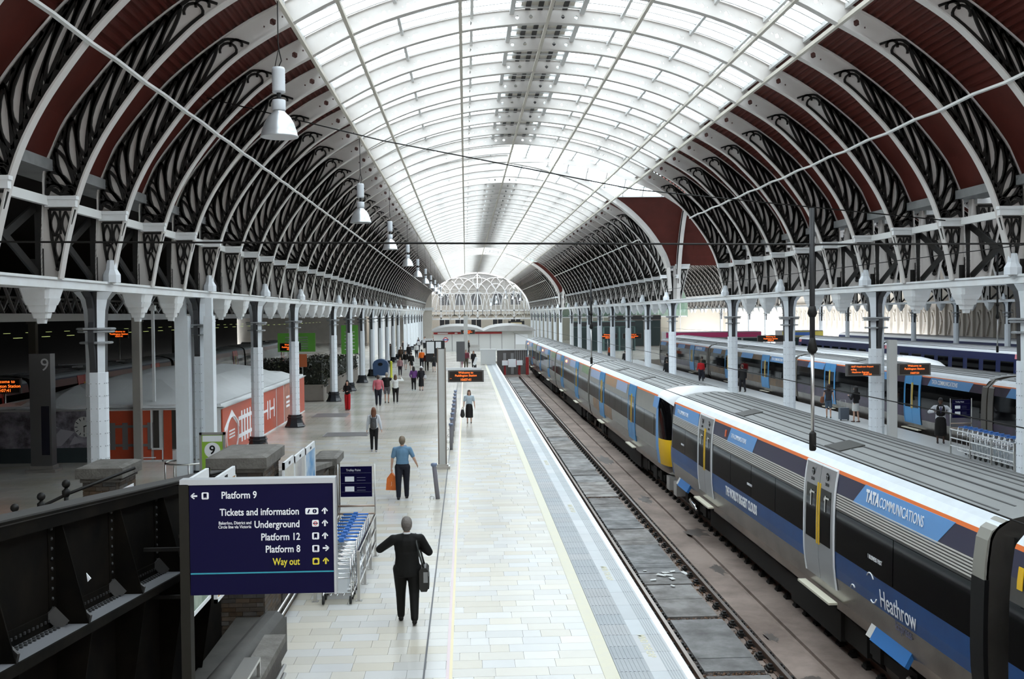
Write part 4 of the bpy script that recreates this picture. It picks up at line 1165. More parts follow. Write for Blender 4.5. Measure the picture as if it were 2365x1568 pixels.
def arrow(px, py, ang, m):
    mb = MB(); c, s = math.cos(ang), math.sin(ang)
    def T(x, z): return (sx_(px)+(x*c-z*s), YS-.022, sz_(py)+(x*s+z*c))
    for P in ([(-.006, -.022), (.006, -.022), (.006, .018), (-.006, .018)], [(0, .027), (-.008, .027-.006), (-.024, .002), (-.016, -.004)], [(0, .027), (.008, .027-.006), (.024, .002), (.016, -.004)]):
        mb.prism([T(*p) for p in P], (0, -.003, 0))
    mb.build('arrow', m, sg_)
arrow(453, 1143, PI/2, M_WHITE_INK)
for py in (1182, 1210, 1239): arrow(754, py, 0, M_WHITE_INK)
arrow(755, 1267, -PI/2, M_WHITE_INK); arrow(755, 1297, 0, M_YELLOW_INK)
def icon(px, py, w, h, m, kind):
    mb = MB(); x, z = sx_(px), sz_(py); r = .006
    P = [(-w, -h+r), (-w+r, -h), (w-r, -h), (w, -h+r), (w, h-r), (w-r, h), (-w+r, h), (-w, h-r)]
    mb.prism([(x+a, YS-.021, z+b) for a, b in P], (0, -.002, 0), 0)
    d = lambda a, b, c_, e, mi=1: mb.box(x+a, x+b, YS-.0255, YS-.0232, z+c_, z+e, mi)
    if kind == 'train':
        d(-.012, .012, -.012, .018); d(-.008, .008, .004, .013, 0); d(-.010, -.006, -.018, -.010); d(.006, .010, -.018, -.010); d(-.004, .004, -.008, -.004, 0)
    elif kind == 'info':
        mb.prism([(x+.021+.016*math.cos(2*PI*i/12), YS-.0232, z+.016*math.sin(2*PI*i/12)) for i in range(12)], (0, -.002, 0), 1); d(.019, .023, -.009, .004, 0); d(.019, .023, .006, .010, 0)
        mb.prism([(x-.034, YS-.0232, z-.012), (x-.024, YS-.0232, z-.014), (x-.012, YS-.0232, z+.012), (x-.022, YS-.0232, z+.014)], (0, -.002, 0), 1)
    elif kind == 'ring':
        n = 14
        for i in range(n):
            a, b = 2*PI*i/n, 2*PI*(i+1)/n
            mb.prism([(x+.015*math.cos(a), YS-.0232, z+.015*math.sin(a)), (x+.015*math.cos(b), YS-.0232, z+.015*math.sin(b)), (x+.010*math.cos(b), YS-.0232, z+.010*math.sin(b)), (x+.010*math.cos(a), YS-.0232, z+.010*math.sin(a))], (0, -.002, 0), 2)
        d(-.019, .019, -.003, .003, 1)
    else:
        d(-.014, .014, -.013, .004); mb.prism([(x-.017, YS-.0232, z+.004), (x+.017, YS-.0232, z+.004), (x, YS-.0232, z+.017)], (0, -.002, 0), 1); d(-.004, .004, -.008, .002, 0)
    mb.build('pictogram', [m, M_SIGNB, mat('roundel_red', (.6, .03, .03), .5)], sg_)
icon(478, 1143, .026, .026, M_WHITE_INK, 'train'); icon(724, 1182, .048, .024, M_WHITE_INK, 'info'); icon(732, 1210, .025, .025, M_WHITE_INK, 'ring')
for py in (1239, 1268): icon(732, py, .026, .026, M_WHITE_INK, 'train')
icon(732, 1297, .025, .025, M_YELLOW_INK, 'house')

# ------------------------------------------------------------------ black riveted girder of the ramp
M_GIRD = mat('girder_black', (.003, .0028, .0025), .7, spec=.03, var=.6, vscale=2, col2=(.014, .011, .008))
M_GTOP = mat('girder_top_grey', (.04, .038, .036), .6, var=.6, vscale=4, col2=(.06, .055, .05))  # mottled lighter grey for the flange top and knees
gd = thing('plate_girder', 'black riveted plate girder running along the ramp at bottom left', 'girder')
GX = -3.75
def gz(y): return 3.63-.0945*(y-9.77)
def gbox(mb, x0, x1, y0, y1, d0, d1, mi=0):
    vs = [(x, y, gz(y)+d) for y in (y0, y1) for d in (d0, d1) for x in (x0, x1)]
    mb.add(vs, [(0,1,3,2), (4,6,7,5), (0,4,5,1), (2,3,7,6), (0,2,6,4), (1,5,7,3)], mi)
GY0, GY1 = 6.0, 16.2
mb = MB(); gbox(mb, GX-.02, GX+.005, GY0, GY1, -3.2, -.03); mb.build('web', M_GIRD, gd)
mb = MB(); gbox(mb, GX-.16, GX+.10, GY0, GY1, -.05, 0, 1); gbox(mb, GX-.18, GX+.12, GY0, GY1, -.035, -.015, 0); gbox(mb, GX, GX+.1, GY0, GY1, -.16, -.05, 0); mb.build('top_flange', [M_GIRD, M_GTOP], gd)
mb = MB(); gbox(mb, GX, GX+.36, GY0, GY1, -1.10, -1.07, 0); gbox(mb, GX, GX+.025, GY0, GY1, -1.07, -.93, 1); gbox(mb, GX+.335, GX+.365, GY0, GY1, -1.13, -1.05, 1); mb.build('shelf', [mat('shelf_grey', (.12, .12, .13), .5, var=.4, vscale=5, col2=(.12, .12, .12)), M_GIRD], gd)
GYS = [6.6, 8.2, 9.77, 11.38, 12.99, 14.6]
rv = MB(); rv.lathe([(.02, 0), (.016, .012), (.005, .018)], n=6); rv.v = [(z, x, y) for x, y, z in rv.v]; rvme = rv.mesh('rivet', mat('rivet_iron', (.03, .03, .03), .4, spec=.3))
rvz = MB(); rvz.lathe([(.02, 0), (.016, .012), (.005, .018)], n=6); rvzme = rvz.mesh('rivet', mat('rivet_iron', (.03, .03, .03), .4, spec=.3))
for y in GYS:
    mb = MB()
    for d0, d1, w0, w1 in ((-1.07, -.05, .30, .05), (-2.9, -1.12, .06, .33)):
        P = [(GX, y, gz(y)+d0), (GX+w0, y, gz(y)+d0), (GX+w1, y, gz(y)+d1), (GX, y, gz(y)+d1)]
        mb.prism(P, (0, .018, 0))
    mb.box(GX, GX+.015, y-.16, y+.16, gz(y)-1.06, gz(y)-.1)
    s_ = mb.build('stiffener', M_GIRD, gd)
    for k in range(10):
        for oy in (-.10, .1): obj('rivet', rvme, s_, (GX+.015, y+oy, gz(y)-.18-k*.09-(.045 if oy > 0 else 0)))
    kb = MB(); kb.bar((GX+.03, y-.2, gz(y)-.9), (GX+.12, y-.12, gz(y)-1.05), .03, .12); kb.bar((GX+.02, y+.25, gz(y)-.92), (GX+.3, y+.04, gz(y)-1.05), .02, .1); kb.build('knee', M_GTOP, gd)
mb = MB()
for i in range(110):
    yy = GY0+.3+i*.088
    for xx, dz in ((GX+.07, -1.07), (GX+.11, -1.07)): mb.obox((xx, yy, gz(yy)+dz+.008), (.012, 0, 0), (0, .012, 0), (0, 0, .01))
    mb.obox((GX+.03, yy, gz(yy)-1.0), (.008, 0, 0), (0, .012, 0), (0, 0, .012))
stuff(mb.build('rivet_rows', mat('rivet_iron', (.03, .03, .03), .4, spec=.3), gd))
mb = MB(); mb.prism([(GX+.3, 9.74, 3.03), (GX+.34, 9.74, 2.98), (GX+.31, 9.74, 2.95)], (0, -.01, 0)); mb.build('paper_scrap', M_WHITE_INK, gd)
# ball-topped railing beyond the girder
rl = thing('ramp_railing', 'black iron railing with ball finials beyond the riveted girder', 'railing')
mb = MB(); P = [(-6.35, 12.0, 3.0), (-5.75, 15.6, 2.75), (-5.35, 18.0, 3.0)]
pts = [(-5.86, 14.0, 2.82), (-5.52, 14.0, 2.96), (-5.2, 14.0, 3.12)]
mb.tube([(-6.5, 13.8, 2.5), (-5.86, 14.0, 2.78), (-5.52, 14.0, 2.90), (-5.2, 14.05, 3.05), (-4.5, 14.6, 3.30)], .022, 6); mb.build('handrail', M_IRON, rl)
for p in pts:
    mb = MB(); mb.tube([(p[0], p[1], 0), (p[0], p[1], p[2]+.0)], .03, 8); mb.lathe([(.03, -.1), (.055, -.06), (.055, -.02), (.03, 0), (.02, .02)], p, 8); mb.sphere((p[0], p[1], p[2]+.07), .055, 10, 6); mb.build('ball_post', M_IRON, rl)

# ------------------------------------------------------------------ brick piers and ramp wall
M_BRICK = mat('sooty_brick', (.085, .062, .045), .8, perobj=.45, var=.5, vscale=8, col2=(.03, .025, .022), bump=.4)
M_BRICKS = mat('sooty_brick_far', (.085, .062, .045), .8, island=.45, var=.5, vscale=8, col2=(.03, .025, .022), bump=.4)
M_MORT = mat('mortar', (.10, .085, .07), .9)
M_CAP = mat('cap_stone', (.17, .16, .145), .75, spec=.25, var=.7, vscale=4, col2=(.07, .062, .052), bump=.5)
bk = MB(); bk.box(.004, .216, -.01, .012, .004, .068); BRK = {'Y': bk.mesh('brick', M_BRICK)}
bk = MB(); bk.box(-.012, .01, .004, .216, .004, .068); BRK['X'] = bk.mesh('brick', M_BRICK)
bk = MB(); bk.box(.004, .104, -.01, .012, .004, .068); BRK['Yh'] = bk.mesh('brick', M_BRICK)
bk = MB(); bk.box(-.012, .01, .004, .104, .004, .068); BRK['Xh'] = bk.mesh('brick', M_BRICK)
def bricks(parent, axis, fixed, a0, a1, z0, z1, budget, topf=None):
    """lay bricks on a vertical face; the lowest-index ones become parts, the rest one stuff mesh"""
    rows = int((z1-z0)/.072); rest = MB(); cnt = 0
    for r in range(rows):
        z = z1-(r+1)*.072; a = a0; odd = r % 2
        while a < a1-.02:
            half = (odd and abs(a-a0) < 1e-6) or a+.22 > a1+.005
            L_ = .11 if half else .22
            if a+L_ > a1+.01: break
            zz = z+(topf(a)-z1 if topf else 0)
            if cnt < budget:
                loc = (a, fixed, zz) if axis == 'Y' else (fixed, a, zz)
                obj('brick', BRK[axis+('h' if half else '')], parent, loc)
            else:
                if axis == 'Y': rest.box(a+.004, a+L_-.004, fixed-.01, fixed+.012, zz+.004, zz+.068)
                else: rest.box(fixed-.012, fixed+.01, a+.004, a+L_-.004, zz+.004, zz+.068)
            cnt += 1; a += L_
    if rest.v: stuff(rest.build('brickwork', M_BRICKS, parent))
def pier(label, x0, x1, y0, y1, top, budget, z_from=0.0):
    p = thing('brick_pier', label, 'pier', (0, 0, 0), 0, 'brick piers of the ramp')
    mb = MB(); mb.box(x0+.012, x1-.012, y0+.012, y1-.01, 0, top-.2); mb.build('core', M_MORT, p)
    bricks(p, 'Y', y0, x0, x1, z_from, top-.2, budget); bricks(p, 'X', x1, y0, y1, z_from, top-.2, budget)
    mb = MB(); mb.box(x0-.09, x1+.09, y0-.09, y1+.09, top-.2, top-.03)
    mb.add([(x0-.09, y0-.09, top-.03), (x1+.09, y0-.09, top-.03), (x1+.09, y1+.09, top-.03), (x0-.09, y1+.09, top-.03), (x0, y0, top), (x1, y0, top), (x1, y1, top), (x0, y1, top)], [(4,5,6,7), (0,1,5,4), (1,2,6,5), (2,3,7,6), (3,0,4,7)])
    mb.box(x0-.03, x1+.03, y0-.03, y1+.03, top-.27, top-.2); mb.build('cap_stone', M_CAP, p)
    return p
pb_ = pier('large brick pier with a broad stone cap right behind the blue direction sign', -4.05, -3.27, 17.1, 18.6, 3.12, 130)
pier('brick pier with worn stone cap beyond the black girder on the left', -6.45, -5.85, 18.1, 19.0, 2.85, 60, 1.6)
pier('smaller brick pier right of the leaning poster panels', -3.62, -3.2, 25.6, 26.9, 1.95, 60, .4)
wl_ = thing('ramp_wall', 'brick ramp wall with two pipes along its foot beside the paving', 'wall')
def wtop(y): return 2.45-.1*(y-18.6)
mb = MB(); vs = [(x, y, z) for y in (18.7, 25.4) for x in (-3.6, -3.285) for z in (0, wtop(y))]
mb.add(vs, [(0,1,3,2), (4,6,7,5), (0,4,5,1), (2,3,7,6), (1,5,7,3), (0,2,6,4)]); mb.build('core', M_MORT, wl_)
bricks(wl_, 'X', -3.27, 18.72, 25.3, .02, 1.75, 150)
mb = MB(); vs = [(x, y, wtop(y)+d) for y in (18.7, 25.4) for x in (-3.68, -3.2) for d in (0, .1)]
mb.add(vs, [(0,1,3,2), (4,6,7,5), (0,4,5,1), (2,3,7,6), (1,5,7,3), (0,2,6,4)]); mb.build('coping', M_CAP, wl_)
for z in (.22, .38):
    mb = MB(); mb.tube([(-3.2, 17.0, z), (-3.2, 25.5, z)], .025, 8); mb.build('pipe', M_STEEL, wl_)
lw = thing('parapet_wall', 'low stone-capped wall with a pipe at the bottom beside the paving', 'wall')
mb = MB(); mb.box(-2.84, -2.66, 8, 15.1, 0, .72); mb.build('body', M_BRICKS, lw)
mb = MB(); mb.box(-2.9, -2.6, 8, 15.15, .72, .82); mb.build('coping', M_CAP, lw)
mb = MB(); mb.tube([(-2.6, 9, .3), (-2.6, 15, .3)], .03, 8); mb.tube([(-2.6, 9, .42), (-2.6, 15, .42)], .03, 8); mb.build('pipe', M_STEEL, lw)
mb = MB(); mb.box(-2.82, -2.62, 8, 13.4, 1.02, 1.06); mb.box(-2.82, -2.78, 13.36, 13.4, .82, 1.02); mb.box(-2.66, -2.62, 13.36, 13.4, .82, 1.02); mb.build('rail_frame', M_STEEL, lw)
mb = MB(); mb.box(-3.7, -2.9, 11.5, 17.0, 0, .55); mb.tube([(-3.3, 12, .55), (-3.05, 16.6, .55)], .22, 10); mb.build('stone_kerb', mat('dark_kerb', (.055, .05, .044), .7, var=.6, vscale=3, col2=(.02, .018, .016)), lw)
# ------------------------------------------------------------------ poster panels
def poster(label, x, y0, y1, z0, z1, art, tilt=.0, ang=0.0):
    p = thing('poster_panel', label, 'poster', (x, (y0+y1)/2, 0), ang, 'poster panels by the ramp')
    h = (y1-y0)/2
    mb = MB(); w = .05
    mb.box(-.02, .02, -h, -h+w, z0, z1); mb.box(-.02, .02, h-w, h, z0, z1); mb.box(-.02, .02, -h, h, z0, z0+w); mb.box(-.02, .02, -h, h, z1-.12, z1); mb.build('frame', mat('poster_frame', (.72, .73, .74), .4), p)
    mb = MB(); mb.box(-.012, .012, -h+w, h-w, z0+w, z1-.12); mb.build('print', art, p)
    mb = MB(); mb.box(.02, .024, -.08, .08, z1-.085, z1-.04); mb.build('hand_slot', M_BLACK, p)
    if z0 > .05:
        for zz in (z0+.15, z0+.7): mb = MB(); mb.box(-(.6 if y0 < 15 else .17), -.02, -.02, .02, zz, zz+.04); mb.build('wall_bracket', M_IRON, p)
def art(name, c1, c2, sc=3.0): return mat(name, c1, .4, var=1.0, vscale=sc, col2=c2)
poster('white-framed poster panel with a dark green print left behind the direction sign', -3.12, 11.72, 12.95, 1.95, 3.52, art('art_green', (.10, .16, .10), (.45, .5, .42), 2))
poster('white-framed poster panel with an orange-brown print behind the direction sign', -3.12, 13.2, 14.4, 1.8, 3.34, art('art_orange', (.42, .18, .02), (.55, .38, .08), 2))
poster('white poster panel with a pale cup print beside the large brick pier', -3.1, 18.05, 19.1, 1.2, 2.86, art('art_cup', (.60, .57, .50), (.45, .40, .34), 2))
poster('middle poster panel with a pale grey print of the three beside the pier', -3.1, 19.15, 20.4, 1.2, 2.82, art('art_grey', (.55, .53, .48), (.30, .28, .30), 2))
poster('poster panel with a blue sea print, rightmost of the three beside the pier', -3.1, 20.45, 21.75, 1.2, 2.80, art('art_blue', (.04, .24, .50), (.55, .62, .68), 2.4))
nt_ = thing('notice_plate', 'white notice with a red ring on the side of the left brick pier', 'sign')
mb = MB(); mb.box(-5.83, -5.82, 18.2, 18.8, 2.0, 2.45); mb.build('plate', M_WHITE_INK, nt_)
mb = MB(); mb.tube([(-5.812, 18.5+.14*math.cos(2*PI*i/16), 2.27+.14*math.sin(2*PI*i/16)) for i in range(16)], .018, 5, closed=True); mb.build('red_ring', mat('roundel_red', (.6, .03, .03), .5), nt_)

# ------------------------------------------------------------------ trolley racks
def trolley(loc, rz, label, group):
    t = thing('luggage_trolley', label, 'trolley', loc, rz, group)
    mb = MB()
    for s in (-1, 1):
        mb.tube([(s*.27, -.32, .14), (s*.28, .55, .16), (s*.28, .62, .5), (s*.28, .52, 1.0)], .016, 6)
        mb.tube([(s*.27, -.32, .14), (s*.26, -.36, .5), (s*.25, -.30, .85)], .014, 6)
    for z, y in ((.85, -.30), (.5, -.36), (.66, -.33), (.76, -.315)): mb.tube([(-.26, y, z), (.26, y, z)], .011, 5)
    for z, y in ((1.0, .52), (.75, .57)): mb.tube([(-.28, y, z), (.28, y, z)], .014, 6)
    for y in (-.1, .15, .4): mb.tube([(-.27, y, .15), (.27, y, .15)], .012, 5)
    for x in (-.12, 0, .12): mb.tube([(x, -.32, .15), (x, .5, .16)], .008, 5)
    mb.build('frame', M_CHROME, t)
    mb = MB(); mb.obox((0, -.365, .40), (.2, 0, 0), (0, .006, 0), (0, .02, .17)); mb.build('front_board', mat('trolley_board', (.55, .58, .6), .5), t)
    mb = MB(); mb.tube([(-.27, .53, 1.01), (.27, .53, 1.01)], .026, 8); mb.build('handle', mat('trolley_blue', (.04, .16, .50), .4), t)
    mb = MB(); mb.box(-.045, .045, .49, .58, .98, 1.06); mb.build('coin_box', mat('trolley_blue', (.04, .16, .50), .4), t)
    for x, y in ((-.25, -.33), (.25, -.33), (0, .5)):
        wb = MB(); wb.lathe([(.03, -.018), (.075, -.018), (.075, .018), (.03, .018)], n=12); wb.v = [(z+x, a+y, b+.08) for a, b, z in wb.v]; wb.build('wheel', M_RUBBER, t)
    return t
tr0 = trolley((-2.43, 20.0, .005), 0, 'luggage trolley with a pale front board, foremost in the rack beside the direction sign', 'trolleys in the near rack')
for k in range(1, 9): dup(tr0, (-2.43, 20.0+k*.33, .005), 0, 'luggage trolley nested among others in the near rack' if k < 8 else 'rearmost luggage trolley nested in the near rack')
def rack(label, x0, x1, y0, y1, sign_y, group, sgn_w=(.0, .62)):
    r = thing('trolley_rack', label, 'rack', (0, 0, 0), 0, group)
    for x in (x0, x1):
        n = 4
        for k in range(n):
            y = y0+(y1-y0)*k/(n-1)
            mb = MB(); mb.box(x-.025, x+.025, y-.025, y+.025, 0, .93); mb.box(x-.06, x+.06, y-.06, y+.06, 0, .012); mb.build('post', M_STEEL, r)
        for z in (.93, .62, .33):
            mb = MB(); mb.box(x-.02, x+.02, y0, y1, z-.025, z+.02); mb.build('rail', M_CHROME, r)
    for z in (.95, 1.12):
        mb = MB(); mb.tube([(x0, y1+.02, z), (x1, y1+.02, z)], .022, 8); mb.build('end_rail', mat('brown_rail', (.40, .30, .24), .4, .4), r)
    for x in (x0, x1):
        mb = MB(); mb.tube([(x, y1+.02, 0), (x, y1+.02, 2.05)], .014, 6); mb.build('sign_pole', M_STEEL, r)
    mb = MB(); mb.box(x0+.06, x1-.06, y1-.01, y1+.03, 1.33, 2.0); sb = mb.build('sign_board', M_SIGNB, r)
    xm = (x0+x1)/2
    fit(text('Trolley Point', .07, M_WHITE_INK, (xm-.22, y1-.014, 1.92), '-Y', sb, .001), .32)
    mb = MB()
    for z in (1.72, 1.50): mb.box(x0+.16, x0+.36, y1-.016, y1-.011, z-.05, z+.06)
    mb.build('diagram', M_WHITE_INK, sb)
    mb = MB()
    for z in (1.86, 1.63, 1.44): mb.box(x0+.08, x1-.08, y1-.0145, y1-.0115, z-.003, z)
    for z in (1.76, 1.70, 1.54, 1.48): mb.box(x0+.42, x1-.2, y1-.0145, y1-.0115, z-.008, z)
    mb.build('print_lines', mat('print_dim', (.22, .23, .3), .5), sb)
rack('steel trolley rack with a dark notice board, beside the direction sign', -2.86, -2.05, 19.9, 23.6, 0, 'trolley racks')
rack('white-railed trolley rack on the far platform beside the man in the waistcoat', 17.9, 18.7, 34.0, 38.6, 0, 'trolley racks')
for k in range(10): dup(tr0, (18.3, 34.3+k*.38, .005), 0, 'luggage trolley in the rack on the far platform').__setitem__('group', 'trolleys in the far rack')

# ------------------------------------------------------------------ platform furniture
def board_display(parent, x0, x1, y, z0, z1, lines, sz=.10):
    mb = MB(); mb.box(x0, x1, y, y+.14, z0, z1); mb.build('display_case', mat('display_case', (.10, .095, .09), .5), parent)
    mb = MB(); mb.box(x0+.05, x1-.05, y-.006, y, z0+.04, z1-.04); mb.build('display_screen', mat('display_black', (.02, .012, .008), .3), parent)
    for (s, fx, fz, k) in lines:
        text(s, sz*k, M_ORANGE_LED, (x0+(x1-x0)*fx, y-.009, z0+(z1-z0)*fz), '-Y', parent, .001, 'CENTER')
WEL = [('Welcome to', .5, .8, 1), ('Paddington Station', .5, .55, 1), ('...', .08, .38, 1), ('10:07:41', .5, .2, 1.15)]
d = thing('display_post', 'grey steel post with an orange-lettered display board in the middle of the platform', 'display', (-.85, 36.9, 0))
mb = MB(); mb.box(-.26, .26, -.2, .2, 0, .1); mb.box(-.2, .2, -.15, .15, .1, .16); mb.build('base', M_STEEL, d)
mb = MB(); mb.box(-.11, .11, -.03, .03, .16, 4.15); mb.build('post_panel', mat('post_grey', (.50, .50, .48), .4), d)
for s in (-1, 1): mb = MB(); mb.box(s*.13-.02, s*.13+.02, -.06, .06, .16, 4.2); mb.build('post_edge', mat('post_brown', (.20, .16, .13), .4), d)
mb = MB(); mb.box(.15, 1.38, -.05, .05, 3.42, 3.5); mb.build('arm', M_WHITE, d)
board_display(d, .22, 1.46, -.08, 3.0, 3.41, WEL)
d2 = thing('display_post', 'tall grey post with displays attached to the second right arcade column', 'display', (13.42, 33.0, 0))
mb = MB(); mb.box(-.13, .13, -.1, .1, 0, 4.4); mb.build('post', mat('post_grey', (.50, .50, .48), .4), d2)
board_display(d2, -1.5, -.42, -.15, 3.28, 3.66, [('10:07 Heathrow Airport', .45, .78, .8), ('calling', .2, .55, .8), ('Heathrow Express', .4, .32, .8), ('10:07:54', .6, .14, .9)], .09)
board_display(d2, .14, 1.18, -.15, 3.28, 3.66, [('Welcome to', .5, .8, 1), ('Paddington Station', .5, .55, 1), ('10:07:54', .5, .2, 1)], .085)
def hang_disp(label, x, y, z, w=1.6):
    h_ = thing('display_board', label, 'display', (x, y, 0), 0, 'small orange display boards')
    mb = MB(); mb.tube([(0, .1, 0), (0, .1, z+.3)], .04, 6); mb.build('pole', M_STEEL, h_)
    board_display(h_, -w/2, w/2, 0, z-.3, z+.3, [('Welcome to', .5, .78, 1), ('Paddington Station', .5, .48, 1), ('10:07:41', .5, .2, 1)], .17)
hang_disp('small orange display board above the far concourse shop', .3, 150, 2.9, 2.0); hang_disp('orange display board beside the planter on the left', -13.4, 82, 3.0); hang_disp('left of two orange display boards between far right columns', 15.0, 112, 2.9, 2.0); hang_disp('right of two orange display boards between far right columns', 17.6, 112, 2.9, 2.0)
hang_disp('orange display board at the left edge over the dark train', -17.9, 42.0, 2.75, 1.3)
hang_disp('orange display board deep in the dark left hall', -25, 78, 4.2, 1.3)
hang_disp('orange display board left of the white column across the far tracks', 27.5, 95, 2.9, 2.4)
def bollard(x, y, label, lean=0.0):
    b = thing('bollard', label, 'bollard', (x, y, 0), 0, 'grey bollards')
    mb = MB(); mb.lathe([(.065, 0), (.065, .95), (.06, .96)], n=12); mb.build('post', mat('bollard_grey', (.20, .19, .22), .4), b)
    mb = MB(); mb.lathe([(.06, .95), (.09, .98), (.095, 1.02), (.08, 1.05), (.02, 1.06)], n=12); mb.build('cap', mat('bollard_blue', (.17, .21, .31), .35), b)
    mb = MB(); mb.tube([(-.16+.06*math.cos(2*PI*i/10), -.03, .06+.05*math.sin(2*PI*i/10)) for i in range(10)], .012, 5, closed=True); mb.build('ring', M_STEEL, b)
    b.rotation_euler = (0, lean, 0)
bollard(-.86, 30.8, 'leaning grey bollard nearest the camera, below the display post', -.1)
bollard(-2.08, 35.2, 'grey bollard partly hidden behind the man in the blue shirt')
for k in range(9): bollard(-.62, 42+k*2.3, f'{ORD[k]} bollard of the row receding behind the display post' if k < 8 else 'last bollard of the row receding behind the display post')
tt = thing('platform_totem', 'tall dark steel totem with a white number nine at the left', 'totem', (-14.78, 37.8, 0))
mb = MB(); mb.box(-.5, .5, -.35, .35, 0, .1); mb.box(-.4, .4, -.27, .27, .1, .22); mb.build('base', M_STEEL, tt)
mb = MB(); mb.box(-.36, .36, -.22, .22, .22, 4.12); mb.build('body', mat('totem_dark_steel', (.20, .20, .205), .3, .7), tt)
text('9', .62, M_WHITE_INK, (.02, -.225, 3.72), '-Y', tt, .004, 'LEFT')
mb = MB(); mb.box(.02, .3, -.225, -.22, .6, 2.3); mb.build('dark_panel', mat('totem_panel', (.015, .016, .03), .2), tt)
gs = thing('platform_sign', 'green platform nine sign in a grey frame behind the brick pier', 'sign', (-7.1, 30.0, 0))
mb = MB(); mb.box(-.36, -.29, -.03, .03, 0, 2.12); mb.box(.29, .36, -.03, .03, 0, 2.12); mb.box(-.36, .36, -.03, .03, 2.05, 2.12); mb.build('frame', M_STEEL, gs)
mb = MB(); mb.box(-.29, .29, -.02, .02, .9, 2.05); mb.build('board', mat('sign_green', (.28, .48, .05), .4), gs)
mb = MB(); mb.box(-.27, .27, -.026, -.02, 1.86, 2.03); mb.build('header', M_WHITE_INK, gs)
mb = MB(); mb.prism([(.22*math.cos(2*PI*i/24), -.026, 1.62+.22*math.sin(2*PI*i/24)) for i in range(24)], (0, -.004, 0)); mb.build('disc', M_WHITE_INK, gs)
text('9', .34, M_BLACK, (0, -.034, 1.62), '-Y', gs, .002, 'CENTER', .006)
# casings beside the second left column
for x0, x1, lab in ((-8.82, -8.42, 'white boxed pipe casing left of the second left column'), (-7.95, -7.68, 'white boxed pipe casing right of the second left column')):
    c_ = thing('pipe_casing', lab, 'casing', (0, 32.88, 0), 0, 'boxed pipe casings')
    mb = MB(); mb.box(x0, x1, -.2, .2, 0, 5.38); mb.box(x0-.01, x1+.01, -.21, .21, 5.2, 5.23); mb.build('box', M_COLW, c_)
    mb = MB(); xm = (x0+x1)/2; mb.box(xm-.1, xm+.1, -.1, .1, 5.38, 5.92); mb.build('pipe', M_COLW, c_)
gr_ = thing('guard_ring', 'round steel guard rail about the foot of the second left column', 'guard rail', (-8.5, 32.6, 0))
mb = MB(); mb.tube([(.62*math.cos(2*PI*i/24), .62*math.sin(2*PI*i/24), .95) for i in range(24)], .03, 6, closed=True); mb.build('rail', M_STEEL, gr_)
for a in (200, 250, 290, 330): mb = MB(); mb.tube([(.62*math.cos(math.radians(a)), .62*math.sin(math.radians(a)), 0), (.62*math.cos(math.radians(a)), .62*math.sin(math.radians(a)), .95)], .025, 6); mb.build('post', M_STEEL, gr_)
for lab, x, y, m_, w in (('thick grey steel pole rising through the white tent roof', -12.15, 39.9, mat('pole_grey', (.36, .34, .31), .5), .14), ('slim white pole rising through the white tent roof', -11.75, 40.6, M_WHITE, .05)):
    p_ = thing('roof_pole', lab, 'pole', (x, y, 0), 0, 'poles through the tent roof')
    mb = MB(); mb.box(-w, w, -w, w, 0, 5.6); mb.build('shaft', m_, p_); mb = MB(); mb.box(-w-.05, w+.05, -w-.05, w+.05, 5.6, 5.8); mb.build('head', m_, p_)
# ------------------------------------------------------------------ red hoarding with tented roof
hd = thing('hoarding', 'red and white site hoarding under a white tented roof between the left columns', 'hoarding')
M_HRED = mat('hoarding_red', (.52, .075, .03), .35, var=.25, vscale=1.5, col2=(.38, .05, .02))
HX0, HX1, HY0, HY1 = -17.8, -9.1, 40.0, 60.2
mb = MB(); mb.box(HX0+.05, HX1-.05, HY0+.05, HY1-.05, 0, 2.1); mb.build('inner_wall', M_WHITE, hd)
for x0, x1, m_ in ((-13.3, -11.72, M_HRED), (-11.25, -10.95, M_HRED), (-10.70, -10.05, M_HRED), (-10.0, -9.15, M_WHITE)):
    mb = MB(); mb.box(x0, x1, HY0-.01, HY0+.03, .06, 1.9); mb.build('panel', m_, hd)
mb = MB(); mb.box(-13.36, -13.3, HY0-.03, HY0, .0, 2.0); mb.box(-13.36, -9.1, HY0-.03, HY0, 1.9, 1.96); mb.box(-11.72, -11.66, HY0-.03, HY0, .5, 1.9); mb.box(-11.7, -11.28, HY0-.03, HY0, .44, .5); mb.box(-11.32, -11.27, HY0-.03, HY0, .0, .48); mb.box(-13.36, -9.1, HY0-.03, HY0, 0, .06); mb.build('white_edging', M_WHITE, hd)
for x0 in (-11.62, -10.95): mb = MB(); mb.box(x0, x0+.2, HY0-.012, HY0+.01, .45 if x0 > -11.3 else .5, 2.0); mb.build('clear_strip', mat('clear_strip_dark', (.05, .045, .04), .2), hd)
mb = MB()
for k in range(4): x = -13.22+k*.46; mb.box(x, x+.2, HY0-.025, HY0-.01, .45, 1.45)
mb.box(-13.1, -11.75, HY0-.022, HY0-.01, 1.26, 1.36); mb.box(-13.1, -11.75, HY0-.022, HY0-.01, .56, .66); mb.build('fence_print', mat('fence_grey', (.16, .15, .15), .5), hd)
mb = MB(); mb.box(-11.62, -11.26, HY0-.014, HY0+.02, .06, .42); mb.build('panel', M_HRED, hd)
mb = MB(); mb.box(-12.05, -11.55, HY0-.02, HY0-.01, .12, .16); mb.build('small_print', M_WHITE_INK, hd)
mb = MB(); mb.box(-17.6, -13.36, HY0-.01, HY0+.03, .55, 1.9); mb.build('mural_panel', art('mural', (.05, .04, .05), (.42, .40, .46), 1.7), hd)
mb = MB(); mb.prism([(-14.15+.36*math.cos(2*PI*i/24), HY0-.015, 1.32+.38*math.sin(2*PI*i/24)) for i in range(24)], (0, -.01, 0))
